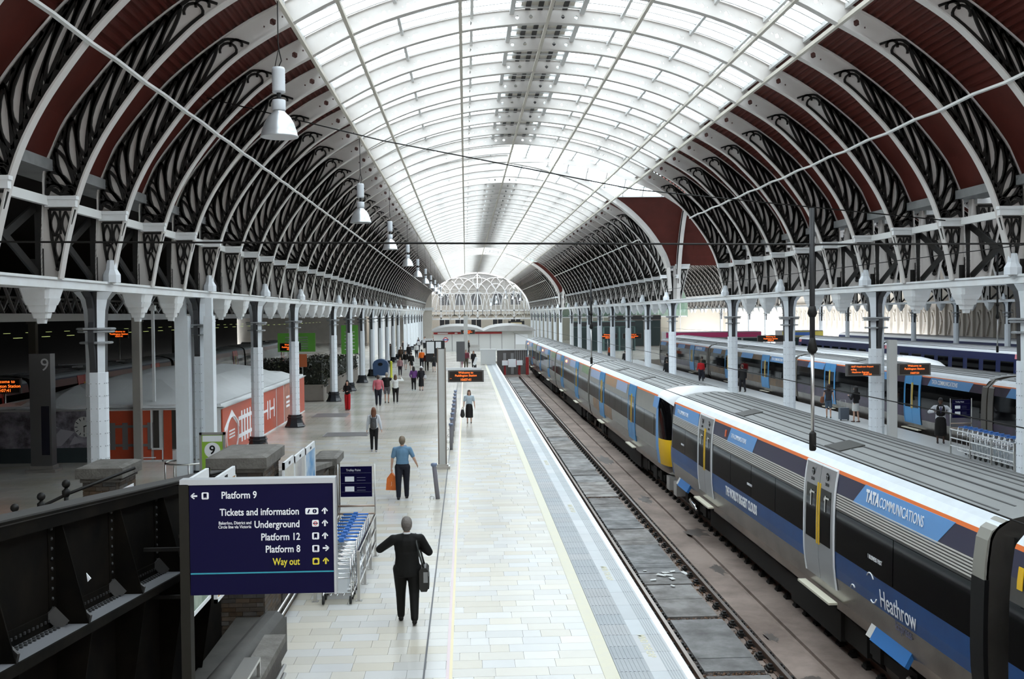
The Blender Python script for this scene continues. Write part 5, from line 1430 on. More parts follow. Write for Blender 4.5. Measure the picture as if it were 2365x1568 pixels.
for k in range(12): a = 2*PI*k/12; mb.obox((-14.15+.29*math.cos(a), HY0-.03, 1.32+.30*math.sin(a)), (.05*math.cos(a), 0, .05*math.sin(a)), (0, .004, 0), (-.012*math.sin(a), 0, .012*math.cos(a)), 1)
mb.obox((-14.08, HY0-.03, 1.36), (.09, 0, .03), (0, .004, 0), (-.008, 0, .018), 1); mb.obox((-14.15, HY0-.03, 1.22), (.012, 0, 0), (0, .004, 0), (0, 0, .11), 1)
mb.build('mural_clock', [mat('clock_white', (.6, .6, .58), .5), M_BLACK], hd)
mb = MB()
for P in ([(-15.6, .6), (-15.0, .62), (-14.5, 1.15), (-15.0, 1.25)], [(-15.9, 1.1), (-15.1, 1.3), (-15.7, 1.75)], [(-14.7, .65), (-14.2, .75), (-14.5, 1.0)]): mb.prism([(x, HY0-.012, z) for x, z in P], (0, -.006, 0))
mb.build('mural_shards', mat('shard_grey', (.40, .38, .42), .4), hd)
mb = MB(); mb.box(-17.6, -13.4, HY0-.02, HY0+.02, 0, .55); mb.build('plinth', mat('plinth_dark', (.03, .045, .05), .6), hd)
ys = [40.0, 46.4, 51.3, 53.4, 55.6, 60.2]
for k in range(5):
    a, b = ys[k], ys[k+1]
    mb = MB(); mb.box(HX1-.03, HX1+.01, a+.03, b-.03, .06, 1.92); mb.build('panel', M_HRED if k != 3 else mat('hoarding_photo', (.30, .12, .09), .4, var=.9, vscale=1.5, col2=(.55, .2, .12)), hd)
mb = MB()
for y in ys[1:-1]: mb.box(HX1, HX1+.02, y-.04, y+.04, 0, 1.95)
mb.box(HX1, HX1+.02, HY0, HY1, 0, .06); mb.box(HX1, HX1+.02, HY0, HY1, 1.92, 1.98); mb.build('white_edging', M_WHITE, hd)
mb = MB()            # white fence drawing
def q(y, z): return (HX1+.012, y, z)
for y in (43.3, 43.85, 44.4, 44.95, 45.5, 46.05): mb.box(HX1+.01, HX1+.018, y, y+.24, .3, 1.55)
mb.box(HX1+.01, HX1+.024, 42.8, 46.3, 1.2, 1.35); mb.box(HX1+.01, HX1+.024, 42.8, 46.3, .5, .65)
mb.prism([q(40.3, 1.15), q(41.6, 1.75), q(42.9, 1.15), q(42.9, .95), q(41.6, 1.5), q(40.3, .95)], (.006, 0, 0))
P = [q(41.6+1.05*math.cos(2*PI*i/24), .78+.72*math.sin(2*PI*i/24)) for i in range(24)]
for i in range(24): mb.bar(P[i], P[(i+1) % 24], .02, .10, 0, (1, 0, 0))
mb.build('fence_drawing', M_WHITE_INK, hd)
o = text('SHH', 1.25, M_WHITE_INK, (HX1+.016, 46.7, 1.0), '+X', hd, .002); fit(o, 4.0)
mb = MB()
for z in (.95, .82, .70): mb.box(HX1+.01, HX1+.018, 41.1, 42.1, z-.03, z+.03)
for z in (1.25, 1.0, .8): mb.box(HX1+.01, HX1+.018, 54.1, 55.1, z-.06, z+.05)
mb.build('small_lettering', M_WHITE_INK, hd)
# tent roof: eaves, ridge and sagging edge
mb = MB(); nx, ny = 8, 12
def tz(u, v):
    base = 2.05+1.0*math.sin(PI*min(u, 1)*.5)**.8*(1 if u < 1 else 1)
    return base
vs = []
for j in range(ny+1):
    for i in range(nx+1):
        u = i/nx; v = j/ny
        x = HX1+.12-(HX1-HX0)*u; y = HY0-.12+(HY1-HY0+.2)*v
        edge = min(u, 1-u, v*2.0, (1-v)*2.0)
        z = 2.0+.75*min(1, edge*3.2)+.35*min(1, edge*2)*math.sin(PI*v)+.02*math.sin(i*2.1+j*1.7)
        vs.append((x, y, z))
fs = [(j*(nx+1)+i, j*(nx+1)+i+1, (j+1)*(nx+1)+i+1, (j+1)*(nx+1)+i) for j in range(ny) for i in range(nx)]
mb.add(vs, fs, 0, False); mb.add([(x, y, z-.03) for x, y, z in vs], fs)
mb.build('tent_roof', mat('tent_white', (.74, .75, .75), .6, var=.25, vscale=.6, col2=(.6, .6, .58), bump=.3, bscale=1.5), hd)
# floor grilles
for x0, x1, y0, y1, lab in ((-8.2, -6.35, 56.5, 58.6, 'dark grille mat in the floor beside the fourth left column'), (-6.4, -4.4, 47.3, 48.9, 'dark grille mat in the floor nearer the camera')):
    g_ = thing('floor_grille', lab, 'grille'); mb = MB(); mb.box(x0, x1, y0, y1, .0, .012); mb.build('frame', mat('grille_grey', (.17, .16, .16), .6), g_)
    mb = MB()
    for k in range(16): yy = y0+.06+(y1-y0-.12)*k/16; mb.box(x0+.05, x1-.05, yy, yy+.03, .012, .018)
    stuff(mb.build('bars', mat('grille_bar', (.28, .27, .27), .5), g_))
# planters with hedge
def hedge(label, x0, x1, y0, y1, z1, n, seed):
    p_ = thing('planter', label, 'planter', (0, 0, 0), 0, 'hedge planters')
    mb = MB(); mb.box(x0, x1, y0, y1, .04, 1.05); mb.box(x0-.03, x1+.03, y0-.03, y1+.03, .95, 1.05); mb.build('trough', mat('trough_brown', (.22, .19, .165), .7, var=.4, vscale=3, col2=(.16, .135, .11)), p_)
    rr = random.Random(seed); mb = MB()
    for k in range(n):
        a, b, c_ = rr.uniform(x0-.15, x1+.15), rr.uniform(y0-.1, y1+.1), rr.uniform(.9, z1)
        s_ = rr.uniform(.05, .12); d1 = Vector((rr.gauss(0, 1), rr.gauss(0, 1), rr.gauss(0, 1))).normalized()*s_; d2 = d1.cross(Vector((rr.gauss(0, 1), rr.gauss(0, 1), rr.gauss(0, 1)))).normalized()*s_*.5
        c0 = Vector((a, b, c_)); mb.add([c0-d1, c0+d2, c0+d1, c0-d2], [(0,1,2,3)])
    stuff(mb.build('foliage', mat('hedge_leaf', (.035, .04, .02), .35, island=.7, spec=.8), p_))
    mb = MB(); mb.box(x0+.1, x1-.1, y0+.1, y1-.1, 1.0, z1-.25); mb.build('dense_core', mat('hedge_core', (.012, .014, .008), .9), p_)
hedge('brown trough planter with a dark leafy hedge right of the hoarding', -13.2, -8.95, 67, 68.6, 2.7, 5000, 3)
hedge('second brown trough planter with dark hedge behind the first column past the cross vault', -12.5, -9.1, 74, 90, 2.2, 6000, 4)
hb_ = thing('notice', 'small orange-brown notice standing in front of the left hedge', 'sign', (-10.1, 66.3, 0))
mb = MB(); mb.box(-.27, .27, -.03, .03, 2.2, 3.0); mb.build('plate', mat('notice_orange', (.40, .10, .03), .5), hb_); mb = MB(); mb.box(-.03, .03, -.03, .03, 0, 2.2); mb.build('post', M_STEEL, hb_)
for lab, x, y, w, h in (('bright green shop banner between the first and second columns past the cross vault', -10.4, 96, 1.5, 2.6), ('green and white timetable panel behind the left hedge', -14.5, 92, 3.2, 1.6)):
    g_ = thing('green_panel', lab, 'panel', (x, y, 0)); z = 1.9 if w < 2 else 2.3
    mb = MB(); mb.box(-w/2, w/2, -.04, .04, z, z+h); mb.build('board', mat('panel_green', (.10, .30, .05), .5, emit=.15), g_)
    mb = MB(); [mb.box(-w*.3, w*.3, -.05, -.04, z+h*(.15+.12*k), z+h*(.15+.12*k)+.08) for k in range(6)]; mb.build('print', M_WHITE_INK, g_)
    mb = MB(); mb.box(-.08, .08, -.04, .04, 0, z); mb.build('post', M_DARKG, g_)
bi = thing('wheeled_bin', 'large blue rounded wheeled bin beside the left columns', 'bin', (-7.35, 92.2, 0))
mb = MB(); P = [(-.6, .18), (.6, .18), (.66, 1.15), (.55, 1.4), (.3, 1.55), (0, 1.6), (-.3, 1.55), (-.55, 1.4), (-.66, 1.15)]; mb.prism([(x, -.5, z) for x, z in P], (0, 1.0, 0)); mb.build('body', mat('bin_blue', (.035, .075, .16), .4), bi)
mb = MB(); mb.prism([(.2*math.cos(2*PI*i/14), -.51, 1.15+.14*math.sin(2*PI*i/14)) for i in range(14)], (0, -.01, 0)); mb.build('opening', M_BLACK, bi)
for s in (-1, 1): mb = MB(); mb.lathe([(.1, -.04), (.1, .04)], n=12); mb.v = [(z+s*.45, a, b+.1) for a, b, z in mb.v]; mb.build('wheel', M_RUBBER, bi)
yp = thing('yellow_post', 'bright yellow-green post standing beside the blue bin', 'post', (-6.45, 92, 0)); mb = MB(); mb.lathe([(.16, 0), (.16, .05), (.10, .1), (.10, 1.25), (.13, 1.3), (.04, 1.42)], n=10); mb.build('body', mat('post_yellow', (.60, .60, .03), .4), yp)
nb_ = thing('notice_board', 'dark notice board with white sheets behind the display post', 'board', (-2.6, 101, 0))
mb = MB(); mb.box(-1.2, .6, -.05, .05, .9, 2.9); mb.build('back', M_DARKG, nb_); mb = MB(); mb.box(-1.1, -.4, -.06, -.05, 1.7, 2.8); mb.box(-.25, .25, -.06, -.05, 2.2, 2.8); mb.build('sheets', M_WHITE_INK, nb_)
for x in (-1.16, .56): mb = MB(); mb.box(x-.04, x+.04, -.04, .04, 0, .9); mb.build('leg', M_STEEL, nb_)
nb2 = thing('dark_board', 'dark information board right of the display post', 'board', (-.5, 101, 0)); mb = MB(); mb.box(-.4, .4, -.05, .05, .9, 2.8); mb.build('panel', mat('board_grey', (.10, .10, .105), .5), nb2); mb = MB(); mb.box(-.05, .05, -.04, .04, 0, .9); mb.build('post', M_STEEL, nb2)
pp = thing('steel_pillar', 'pale steel pillar standing in the far concourse', 'pillar', (.0, 116, 0)); mb = MB(); mb.box(-.22, .22, -.22, .22, 0, 5.2); mb.build('shaft', mat('post_grey', (.50, .50, .48), .4), pp); mb = MB(); mb.box(-.5, .5, -.4, .4, 0, .25); mb.build('base', M_STEEL, pp)
sb = thing('white_case', 'white slanted lamp case on the display arm', 'lamp case', (.32, 36.9, 0)); mb = MB(); mb.obox((0, 0, 3.72), (.05, 0, .13), (0, .05, 0), (-.04, 0, .02)); mb.build('case', M_WHITE, sb); mb = MB(); mb.box(-.06, .04, -.04, .04, 3.49, 3.6); mb.build('mount', M_DARKG, sb)
# ------------------------------------------------------------------ buffer stop and concourse
bs = thing('buffer_stop', 'red and white buffer stop at the end of the empty track', 'buffer stop', (4.74, 109.5, 0))
for s in (-1, 1):
    mb = MB(); mb.bar((s*.75, 0, -.9), (s*.75, 0, .6), .22, .22); mb.bar((s*.75, 1.6, -.9), (s*.75, 0, .5), .18, .18); mb.build('strut', mat('buffer_red', (.32, .02, .02), .5), bs)
    mb = MB(); mb.tube([(s*.75, -.5, .35), (s*.75, .0, .35)], .17, 10); mb.box(s*.75-.3, s*.75+.3, -.55, -.45, .1, .6); mb.build('buffer_head', M_WHITE_INK, bs)
mb = MB(); mb.box(-1.0, 1.0, -.12, .12, .1, .55); mb.box(-.4, .4, -.16, .16, -.1, .7, 1); mb.build('beam', [mat('buffer_red', (.32, .02, .02), .5), M_WHITE_INK], bs)
for x in (6.3,): mb = MB(); mb.box(x-4.74-.15, x-4.74+.15, -.2, .2, -.9, .9); mb.build('red_post', mat('buffer_red', (.32, .02, .02), .5), bs)
cs = thing('plant_enclosure', 'grey slatted enclosure with barriers behind the buffer stop', 'enclosure', (0, 113, 0))
mb = MB(); mb.box(3.3, 6.5, 0, .1, -1.1, 1.5); mb.build('dark_front', mat('enclosure_dark', (.11, .10, .095), .6), cs)
for k in range(6): mb = MB(); mb.box(5.2+k*.22, 5.28+k*.22, -.06, 0, .1, 1.5); mb.build('slat', mat('enclosure_grey', (.25, .25, .25), .5), cs)
mb = MB(); mb.box(3.3, 6.5, -.1, .14, 1.5, 1.62); mb.build('top_rail', M_WHITE, cs)
for x in (4.1, 4.9): mb = MB(); mb.box(x-.15, x+.15, -.4, -.1, -1.0, 1.2); mb.build('machine', mat('enclosure_grey', (.25, .25, .25), .5), cs)
gb_ = thing('grey_cabinet', 'pale grey equipment cabinet left of the buffer stop', 'cabinet', (2.35, 113, 0)); mb = MB(); mb.box(-.8, .8, -.3, .3, .05, 1.6); mb.build('body', mat('cabinet_grey', (.58, .59, .58), .5), gb_); mb = MB(); mb.box(-.82, .82, -.33, .33, 1.6, 1.66); mb.build('lid', M_WHITE, gb_)
sh = thing('concourse_shop', 'long white concourse building with a red strip and curved grey roof', 'building', (0, 156, 0))
mb = MB(); mb.box(-4.7, 9.8, 0, 6, 0, 2.9); mb.build('wall', mat('shop_white', (.66, .66, .64), .6), sh)
mb = MB(); mb.box(-4.7, 5.3, -.08, 0, 2.5, 2.78); mb.build('red_fascia', mat('fascia_red', (.45, .04, .04), .5), sh)
mb = MB(); mb.box(-4.1, -2.6, -.1, -.08, 2.56, 2.72); mb.box(-1.6, -1.2, -.1, -.08, 2.56, 2.72); mb.build('fascia_sign', M_WHITE_INK, sh)
for x in (-2.0, .2, 1.9, 3.6, 5.3, 7.2): mb = MB(); mb.box(x-.03, x+.03, -.05, 0, 0, 2.5); mb.build('panel_joint', mat('joint_dark', (.2, .2, .2), .5), sh)
mb = MB(); n = 16
P = [(-5+15.2*i/n, 2.95+.75*math.sin(PI*min(1, max(0, (i % 8.0001)/8)))**.6) for i in range(n+1)]
for a, b in zip(P[:-1], P[1:]): mb.add([(a[0], -1.0, a[1]), (b[0], -1.0, b[1]), (b[0], 6, b[1]+.3), (a[0], 6, a[1]+.3), (a[0], -1.0, 2.9), (b[0], -1.0, 2.9)], [(0,1,2,3), (0,4,5,1)])
mb.build('curved_roof', mat('shop_roof', (.36, .35, .34), .5, var=.5, vscale=.6, col2=(.25, .24, .23)), sh)
mb = MB(); mb.prism([(-2.95+.36*math.cos(2*PI*i/20), -.03, 1.7+.36*math.sin(2*PI*i/20)) for i in range(20)], (0, -.03, 0), 0); mb.prism([(-2.95+.24*math.cos(2*PI*i/20), -.06, 1.7+.24*math.sin(2*PI*i/20)) for i in range(20)], (0, -.02, 0), 1); mb.box(-3.4, -2.5, -.1, -.06, 1.63, 1.77, 2); mb.build('ring_emblem', [mat('roundel_red', (.6, .03, .03), .5), M_WHITE_INK, mat('roundel_blue', (.05, .07, .3), .5)], sh)
mb = MB(); mb.box(7.3, 9.1, -.06, 0, .9, 2.4); mb.build('white_poster', M_WHITE_INK, sh)
be = thing('bench', 'metal bench against the white concourse building', 'bench', (1.1, 154.6, 0)); mb = MB(); mb.box(-.9, .9, -.25, .25, .42, .48); mb.build('seat', M_STEEL, be); mb = MB(); mb.box(-.9, .9, .2, .25, .5, .95); mb.build('backrest', M_STEEL, be)
for x in (-.8, .8): mb = MB(); mb.box(x-.03, x+.03, -.2, .2, 0, .42); mb.build('leg', M_STEEL, be)
ps = thing('hanging_board', 'dark hanging board with a pale strip below the far iron screen', 'sign', (10.0, YF-.1, 0))
mb = MB(); mb.box(-1.6, 1.6, 0, .1, 3.0, 4.0); mb.build('board', M_DARKG, ps)
for x in (-1.47, 1.47): mb = MB(); mb.box(x-.03, x+.03, .02, .08, 4.0, 4.5); mb.build('hanger', M_DARKG, ps)
mb = MB(); mb.box(-1.1, 1.1, -.02, 0, 3.35, 3.7); mb.build('gilt_print', mat('dim_gold', (.6, .5, .3), .5), ps)
# far left: closing wall of the dark hall with a bright way out, white pillar and side wall
mb = MB(); mb.box(-45, -19.5, YF+.5, YF+1, -1, 9.6); mb.box(-13.2, -8.3, YF+.5, YF+1, -1, 9.6); mb.box(-19.5, -13.2, YF+.5, YF+1, 6.2, 9.6); struct(mb.build('wall_left_hall_far', M_STONE))
wp = thing('stone_pillar', 'broad white pillar at the far left of the iron screen', 'pillar', (-7.6, YF-3, 0)); mb = MB(); mb.box(-1.1, 1.1, -.6, .6, 0, 10.5); mb.build('shaft', M_STONE, wp); mb = MB(); mb.box(-1.4, 1.4, -.9, .9, 0, .8); mb.box(-1.5, 1.5, -.9, .9, 6.2, 6.8); mb.build('mouldings', M_WHITE, wp)

# ------------------------------------------------------------------ hanging lamps and overhead wires
LM = {}
mb = MB(); mb.lathe([(.415, 0), (.43, .02), (.41, .04), (.39, .14), (.33, .32), (.25, .46), (.16, .54), (.13, .58), (.13, .6), (.11, .58), (.14, .52), (.22, .44), (.3, .31), (.36, .14), (.40, 0)], n=28); LM['shade'] = mb.mesh('shade', mat('lamp_alu', (.62, .64, .66), .3, .6))
mb = MB(); mb.lathe([(.14, .6), (.15, .63), (.15, .82), (.14, .84)], n=20); LM['collar'] = mb.mesh('collar', mat('lamp_grey', (.58, .60, .63), .4))
mb = MB(); mb.tube([(0, 0, .84), (0, 0, 1.0)], .05, 8); LM['neck'] = mb.mesh('neck', M_DARKG)
mb = MB(); mb.lathe([(.13, 1.0), (.145, 1.02)]+[(.145 if k % 2 else .15, 1.02+k*.03) for k in range(18)]+[(.13, 1.57)], n=16); LM['ballast'] = mb.mesh('ballast', mat('lamp_grey', (.58, .60, .63), .4))
mb = MB(); mb.lathe([(.3, .02), (.3, .03)], n=20); LM['lens'] = mb.mesh('lens', mat('lamp_lens', (.3, .3, .29), .3))
def lamp(x, y, z, top, lab, group):
    l_ = thing('hanging_lamp', lab, 'lamp', (x, y, z), 0, group); l_.scale = (.92, .92, .92)
    for k, me in LM.items(): obj(k, me, l_)
    h = (top-z)/.92
    mb = MB(); mb.tube([(0, 0, 1.57), (.07, 0, 1.72), (.02, 0, 1.95), (0, 0, 2.1), (0, 0, h)], .014, 6); mb.build('cable', M_IRON, l_)
    mb = MB(); mb.tube([(-.08, 0, 1.57), (0, 0, 1.95)], .01, 5); mb.build('stay', M_IRON, l_)
for i, (y, z) in enumerate(((22.4, 9.05), (39.55, 8.75), (54.8, 8.7), (71.5, 8.6), (86.3, 8.4), (103, 8.35), (119, 8.3), (135, 8.3), (151, 8.3), (167, 8.3))):
    lamp(XC-6.22, y, z, 11.87, f'{ORD[i]} bell-shaped hanging lamp of the row on the left, counted from the camera', 'bell lamps on the left')
for i, (x, y, z) in enumerate(((7.5, 196, 8.2), (8.6, 190, 8.0), (9.4, 180, 7.6), (5.9, 200, 7.4), (4.9, 203, 7.0))): lamp(x, y, z, 12.6, 'small hanging lamp of the cluster before the far screen', 'lamps before the far screen')
lamp(26.5, 96, 9.7, 16.3, 'hanging lamp seen through the cross vault opening on the right', 'lamps in the right hall')
def drop(label, x, y, z0, z1):
    d_ = thing('overhead_dropper', label, 'dropper', (x, y, 0), 0, 'overhead wire droppers')
    mb = MB(); mb.tube([(0, 0, z0+1.3), (0, 0, z1)], .038, 8); mb.build('tube', M_DARKG, d_)
    mb = MB(); mb.tube([(0, 0, z0), (0, 0, z0+1.3)], .026, 8); mb.build('lower_tube', M_STEEL, d_)
    for P_ in ([(.035, z0-.1), (.05, z0-.08), (.05, z0+.14), (.035, z0+.16)], [(.045, z0+1.25), (.075, z0+1.3), (.03, z0+1.5)], [(.045, z0+1.75), (.07, z0+1.8), (.045, z0+1.9)]): mb = MB(); mb.lathe(P_, n=8); mb.build('insulator', M_IRON, d_)
drop('tall dark overhead dropper nearest the camera, in front of the train roof', 4.78, 14.5, 3.5, 6.75); drop('overhead dropper farther along in front of the train', 4.78, 40.4, 3.5, 6.7); drop('thin overhead dropper between the right columns', 21.3, 41.8, 3.7, 15.85)
def wire(label, P, r=.012, cat='wire'):
    w_ = tag(MB().tube(P, r, 5).build('overhead_wire', M_IRON), label, 'wire', 'overhead wires')
wire('dark cross wire stretched level across the whole hall', [(-7.9, 14.5, 6.38), (4.78, 14.5, 6.25), (12.9, 14.5, 6.22)], .014)
wire('dark cable slanting down across the roof from upper left', [(-6.3, 26.6, 10.72), (-2.0, 26.6, 9.66), (4.3, 26.6, 8.42), (12.2, 26.6, 7.6)], .016)
wire('contact wire above the empty track', [(4.78, 6, 3.48), (4.78, 108, 3.48)], .009); wire('contact wire above the grey train', [(8.0, 2, 3.62), (8.0, 120, 3.62)], .011)
wire('wire strung along the far platform edge', [(12.35, 14, 6.75), (12.35, 110, 6.75)], .012); wire('contact wire above the train with blue doors', [(21.3, 18, 3.7), (21.3, 120, 3.7)], .011)

# ------------------------------------------------------------------ stalls and shop fronts across the far right concourse
def stall(label, x, y, w, h, wall, fascia, extra=None):
    s_ = thing('shop_front', label, 'shop', (x, y, 0), 0, 'shop fronts of the right concourse')
    mb = MB(); mb.box(-w/2, w/2, 0, 3, 0, h); mb.build('wall', wall, s_)
    mb = MB(); mb.box(-w/2, w/2, -.12, 0, h-.7, h-.1); mb.build('fascia', fascia, s_)
    n = max(2, int(w/2.2))
    for k in range(n):
        x0 = -w/2+w*k/n
        mb = MB(); mb.box(x0+.12, x0+w/n-.12, -.04, 0, .1, h-.85); mb.build('shop_window', mat('shop_glass_dark', (.03, .045, .045), .1), s_)
    if extra:
        mb = MB(); mb.box(-w*.2, w*.2, -.14, -.12, h-.6, h-.2); mb.build('fascia_print', extra, s_)
M_GR = mat('teal_wall', (.10, .17, .16), .4)
stall('glass-fronted unit under the distant green glazing', 19.5, 150, 9, 4.2, M_GR, M_DARKG)
stall('unit with a magenta strip across the far right tracks', 31, 132, 12, 2.9, mat('unit_grey', (.36, .35, .35), .6), mat('magenta', (.42, .03, .12), .5))
stall('unit with a yellow and blue panel across the far right tracks', 41, 128, 5, 3.0, mat('unit_grey', (.36, .35, .35), .6), mat('unit_yellow', (.5, .42, .08), .5), mat('unit_blue', (.05, .14, .45), .5))
stall('dark unit beside the glass-fronted one at the far right', 27, 168, 8, 5.0, mat('unit_brown', (.20, .17, .15), .6), M_DARKG)

# ------------------------------------------------------------------ people
def cap(mb, p0, r0, p1, r1, sc=(1, 1), n=10):
    """tapered capsule; sc flattens the section across x and y"""
    p0, p1 = Vector(p0), Vector(p1); d = p1-p0; L_ = d.length or 1e-4; d = d/L_
    a = d.cross(Vector((0, 1, 0)))
    if a.length < .05: a = Vector((1, 0, 0))
    a.normalize(); b = d.cross(a)
    if abs(d.z) > .7: a = Vector((1, 0, 0)); a = (a-d*a.dot(d)).normalized(); b = d.cross(a)
    rings = []
    for t in (-90, -55, -25): an = math.radians(t); rings.append((p0+d*r0*math.sin(an), r0*math.cos(an)))
    for f in (0, .33, .66, 1): rings.append((p0+d*L_*f, r0+(r1-r0)*f))
    for t in (25, 55, 90): an = math.radians(t); rings.append((p1+d*r1*math.sin(an), r1*math.cos(an)))
    vs = []; fs = []
    for c, r in rings:
        r = max(r, 1e-3)
        for j in range(n): an = 2*PI*j/n; vs.append(c+a*math.cos(an)*r*sc[0]+b*math.sin(an)*r*sc[1])
    for i in range(len(rings)-1): fs += [(i*n+j, i*n+(j+1) % n, (i+1)*n+(j+1) % n, (i+1)*n+j) for j in range(n)]
    fs += [tuple(range(n))[::-1], tuple((len(rings)-1)*n+j for j in range(n))]
    mb.add(vs, fs, 0, True)
def blob(name, mb, m, parent, voxel):
    """fuse overlapping capsules into one smooth continuous skin"""
    o = mb.build(name, m, parent)
    r = o.modifiers.new('fuse', 'REMESH'); r.mode = 'VOXEL'; r.voxel_size = voxel; r.use_smooth_shade = True
    s = o.modifiers.new('soften', 'SMOOTH'); s.factor = .5; s.iterations = 3
    return o
SKIN = {'fair': (.56, .34, .25), 'tan': (.42, .24, .16), 'dark': (.09, .045, .03)}
def cm(c, r=.75): return mat('cloth_%02x%02x%02x' % tuple(min(255, int(x*255)) for x in c), c, r, spec=.25, var=.25, vscale=9, col2=tuple(x*.6 for x in c))
def limb(a, u, l): u = Vector(u).normalized(); return Vector(a)+u*l
def person(label, x, y, ang, H=1.75, skin='fair', hair=(.05, .03, .02), hairlen=0, top=(.1, .1, .1), sleeve=2, bottom='trousers', bcol=(.03, .03, .035), shoe=(.03, .025, .02), armL=((-.18, .05, -1), (-.1, .25, -1)), armR=((.18, .05, -1), (.1, .25, -1)), stride=.22, lift=.25, build=1.0, voxel=.02, group=None, jacket=False, hat=None, fingers=True, face=True, z=0.0, tuck=False):
    k = H/1.75
    p = thing('person', label, 'person', (x, y, z), ang, group); p.scale = (k, k, k)
    b = build
    hipL, hipR = Vector((-.095*b, 0, .92)), Vector((.095*b, 0, .92))
    fw = (math.sin(stride), math.cos(stride)); 
    kneeL = hipL+Vector((0, .43*fw[0], -.43*fw[1])); ankL = kneeL+Vector((0, .43*math.sin(stride*.35), -.41*math.cos(stride*.35)))
    kneeR = hipR+Vector((0, -.43*fw[0]*.5, -.43*math.cos(stride*.5))); a2 = -stride*.6-lift
    ankR = kneeR+Vector((0, .42*math.sin(a2), -.42*math.cos(a2)))
    dz = .08-ankL.z
    S_ = lambda v: v+Vector((0, 0, dz))
    hipL, hipR, kneeL, kneeR, ankL, ankR = map(S_, (hipL, hipR, kneeL, kneeR, ankL, ankR))
    off = Vector((0, 0, dz)); T = lambda a: Vector(a)+off
    shL, shR = T((-.19*b, 0, 1.43)), T((.19*b, 0, 1.43))
    elL = limb(shL, armL[0], .29); wrL = limb(elL, armL[1], .25); elR = limb(shR, armR[0], .29); wrR = limb(elR, armR[1], .25)
    neck, head = T((0, -.005, 1.50)), T((0, .02, 1.635))
    # body: one continuous skin
    mb = MB()
    cap(mb, T((0, 0, .95)), .125*b, T((0, 0, 1.1)), .115*b, (1.15, .8)); cap(mb, T((0, 0, 1.12)), .12*b, T((0, 0, 1.36)), .135*b, (1.2, .75)); cap(mb, shL, .06, shR, .06)
    cap(mb, T((0, -.01, 1.42)), .062, T((0, .01, 1.56)), .055)
    cap(mb, head+Vector((0, -.015, .03)), .102, head+Vector((0, -.005, .05)), .102, (.88, 1.04)); cap(mb, head+Vector((0, .02, -.055)), .058, head+Vector((0, .015, 0)), .075, (.95, 1))
    cap(mb, head+Vector((0, .098, .0)), .012, head+Vector((0, .112, -.025)), .016)
    for s in (-1, 1): cap(mb, head+Vector((s*.082, -.01, .02)), .018, head+Vector((s*.082, -.01, -.015)), .014, (.6, 1))
    for sh, el, wr, s in ((shL, elL, wrL, -1), (shR, elR, wrR, 1)):
        cap(mb, sh, .052, el, .042); cap(mb, el, .042, wr, .028)
        d = (wr-el).normalized(); cap(mb, wr, .026, wr+d*.075, .036, (.6, 1.1))
        if fingers:
            sd = d.cross(Vector((0, 0, 1)));  sd = sd.normalized() if sd.length > .1 else Vector((0, 1, 0)); 
            if abs(d.z) > .6: sd = Vector((0, 1, 0))
            nr = d.cross(sd)
            for i, ln in enumerate((.062, .075, .07, .055)):
                f0 = wr+d*.09+sd*(.03-.02*i); f1 = f0+(d+nr*.25*-s).normalized()*ln*.55; cap(mb, f0, .0095, f1, .009, n=6); cap(mb, f1, .009, f1+(d+nr*.9*-s).normalized()*ln*.5, .008, n=6)
            cap(mb, wr+d*.03+sd*.03, .012, wr+d*.075+sd*.06, .01, n=6)
    for hp, kn, an in ((hipL, kneeL, ankL), (hipR, kneeR, ankR)):
        cap(mb, hp, .078*b, kn, .05); cap(mb, kn+Vector((0, -.008, -.04)), .052, an, .034); cap(mb, an+Vector((0, -.03, -.04)), .035, an+Vector((0, .12, -.05)), .03)
    blob('body', mb, mat('skin_'+skin, SKIN[skin], .55, var=.2, vscale=14), p, voxel*.62)
    # top, cut straight at the hem
    mb = MB(); e = .02 if jacket else .012
    zl = .80 if jacket else (1.0 if tuck else .93)
    cap(mb, T((0, 0, 1.16)), .122*b+e, T((0, 0, 1.34)), .138*b+e, (1.2, .78))
    cap(mb, shL-Vector((0, 0, .012)), .058+e, shR-Vector((0, 0, .012)), .058+e)
    for sh in (shL, shR): cap(mb, T((0, -.012, 1.475)), .052+e*.5, sh*.75+T((0, 0, 1.43))*.25, .055+e)
    o_ = len(mb.v); rb = (.150 if jacket else .138)*b+e
    mb.lathe([(rb, zl+dz), (rb, zl+.06+dz), (.128*b+e, 1.10+dz), (.125*b+e, 1.2+dz)], n=18)
    mb.v[o_:] = [(x_*1.14, y_*.83, z_) for x_, y_, z_ in mb.v[o_:]]
    if sleeve:
        for sh, el, wr in ((shL, elL, wrL), (shR, elR, wrR)):
            q_ = el if sleeve == 2 else sh+(el-sh)*.75
            cap(mb, sh, .056+e, q_, .05+e)
            if sleeve == 2: cap(mb, el, .048+e, wr-(wr-el)*.05, .034+e)
    blob('jacket' if jacket else 'shirt', mb, cm(top), p, voxel)
    # lower garment
    mb = MB()
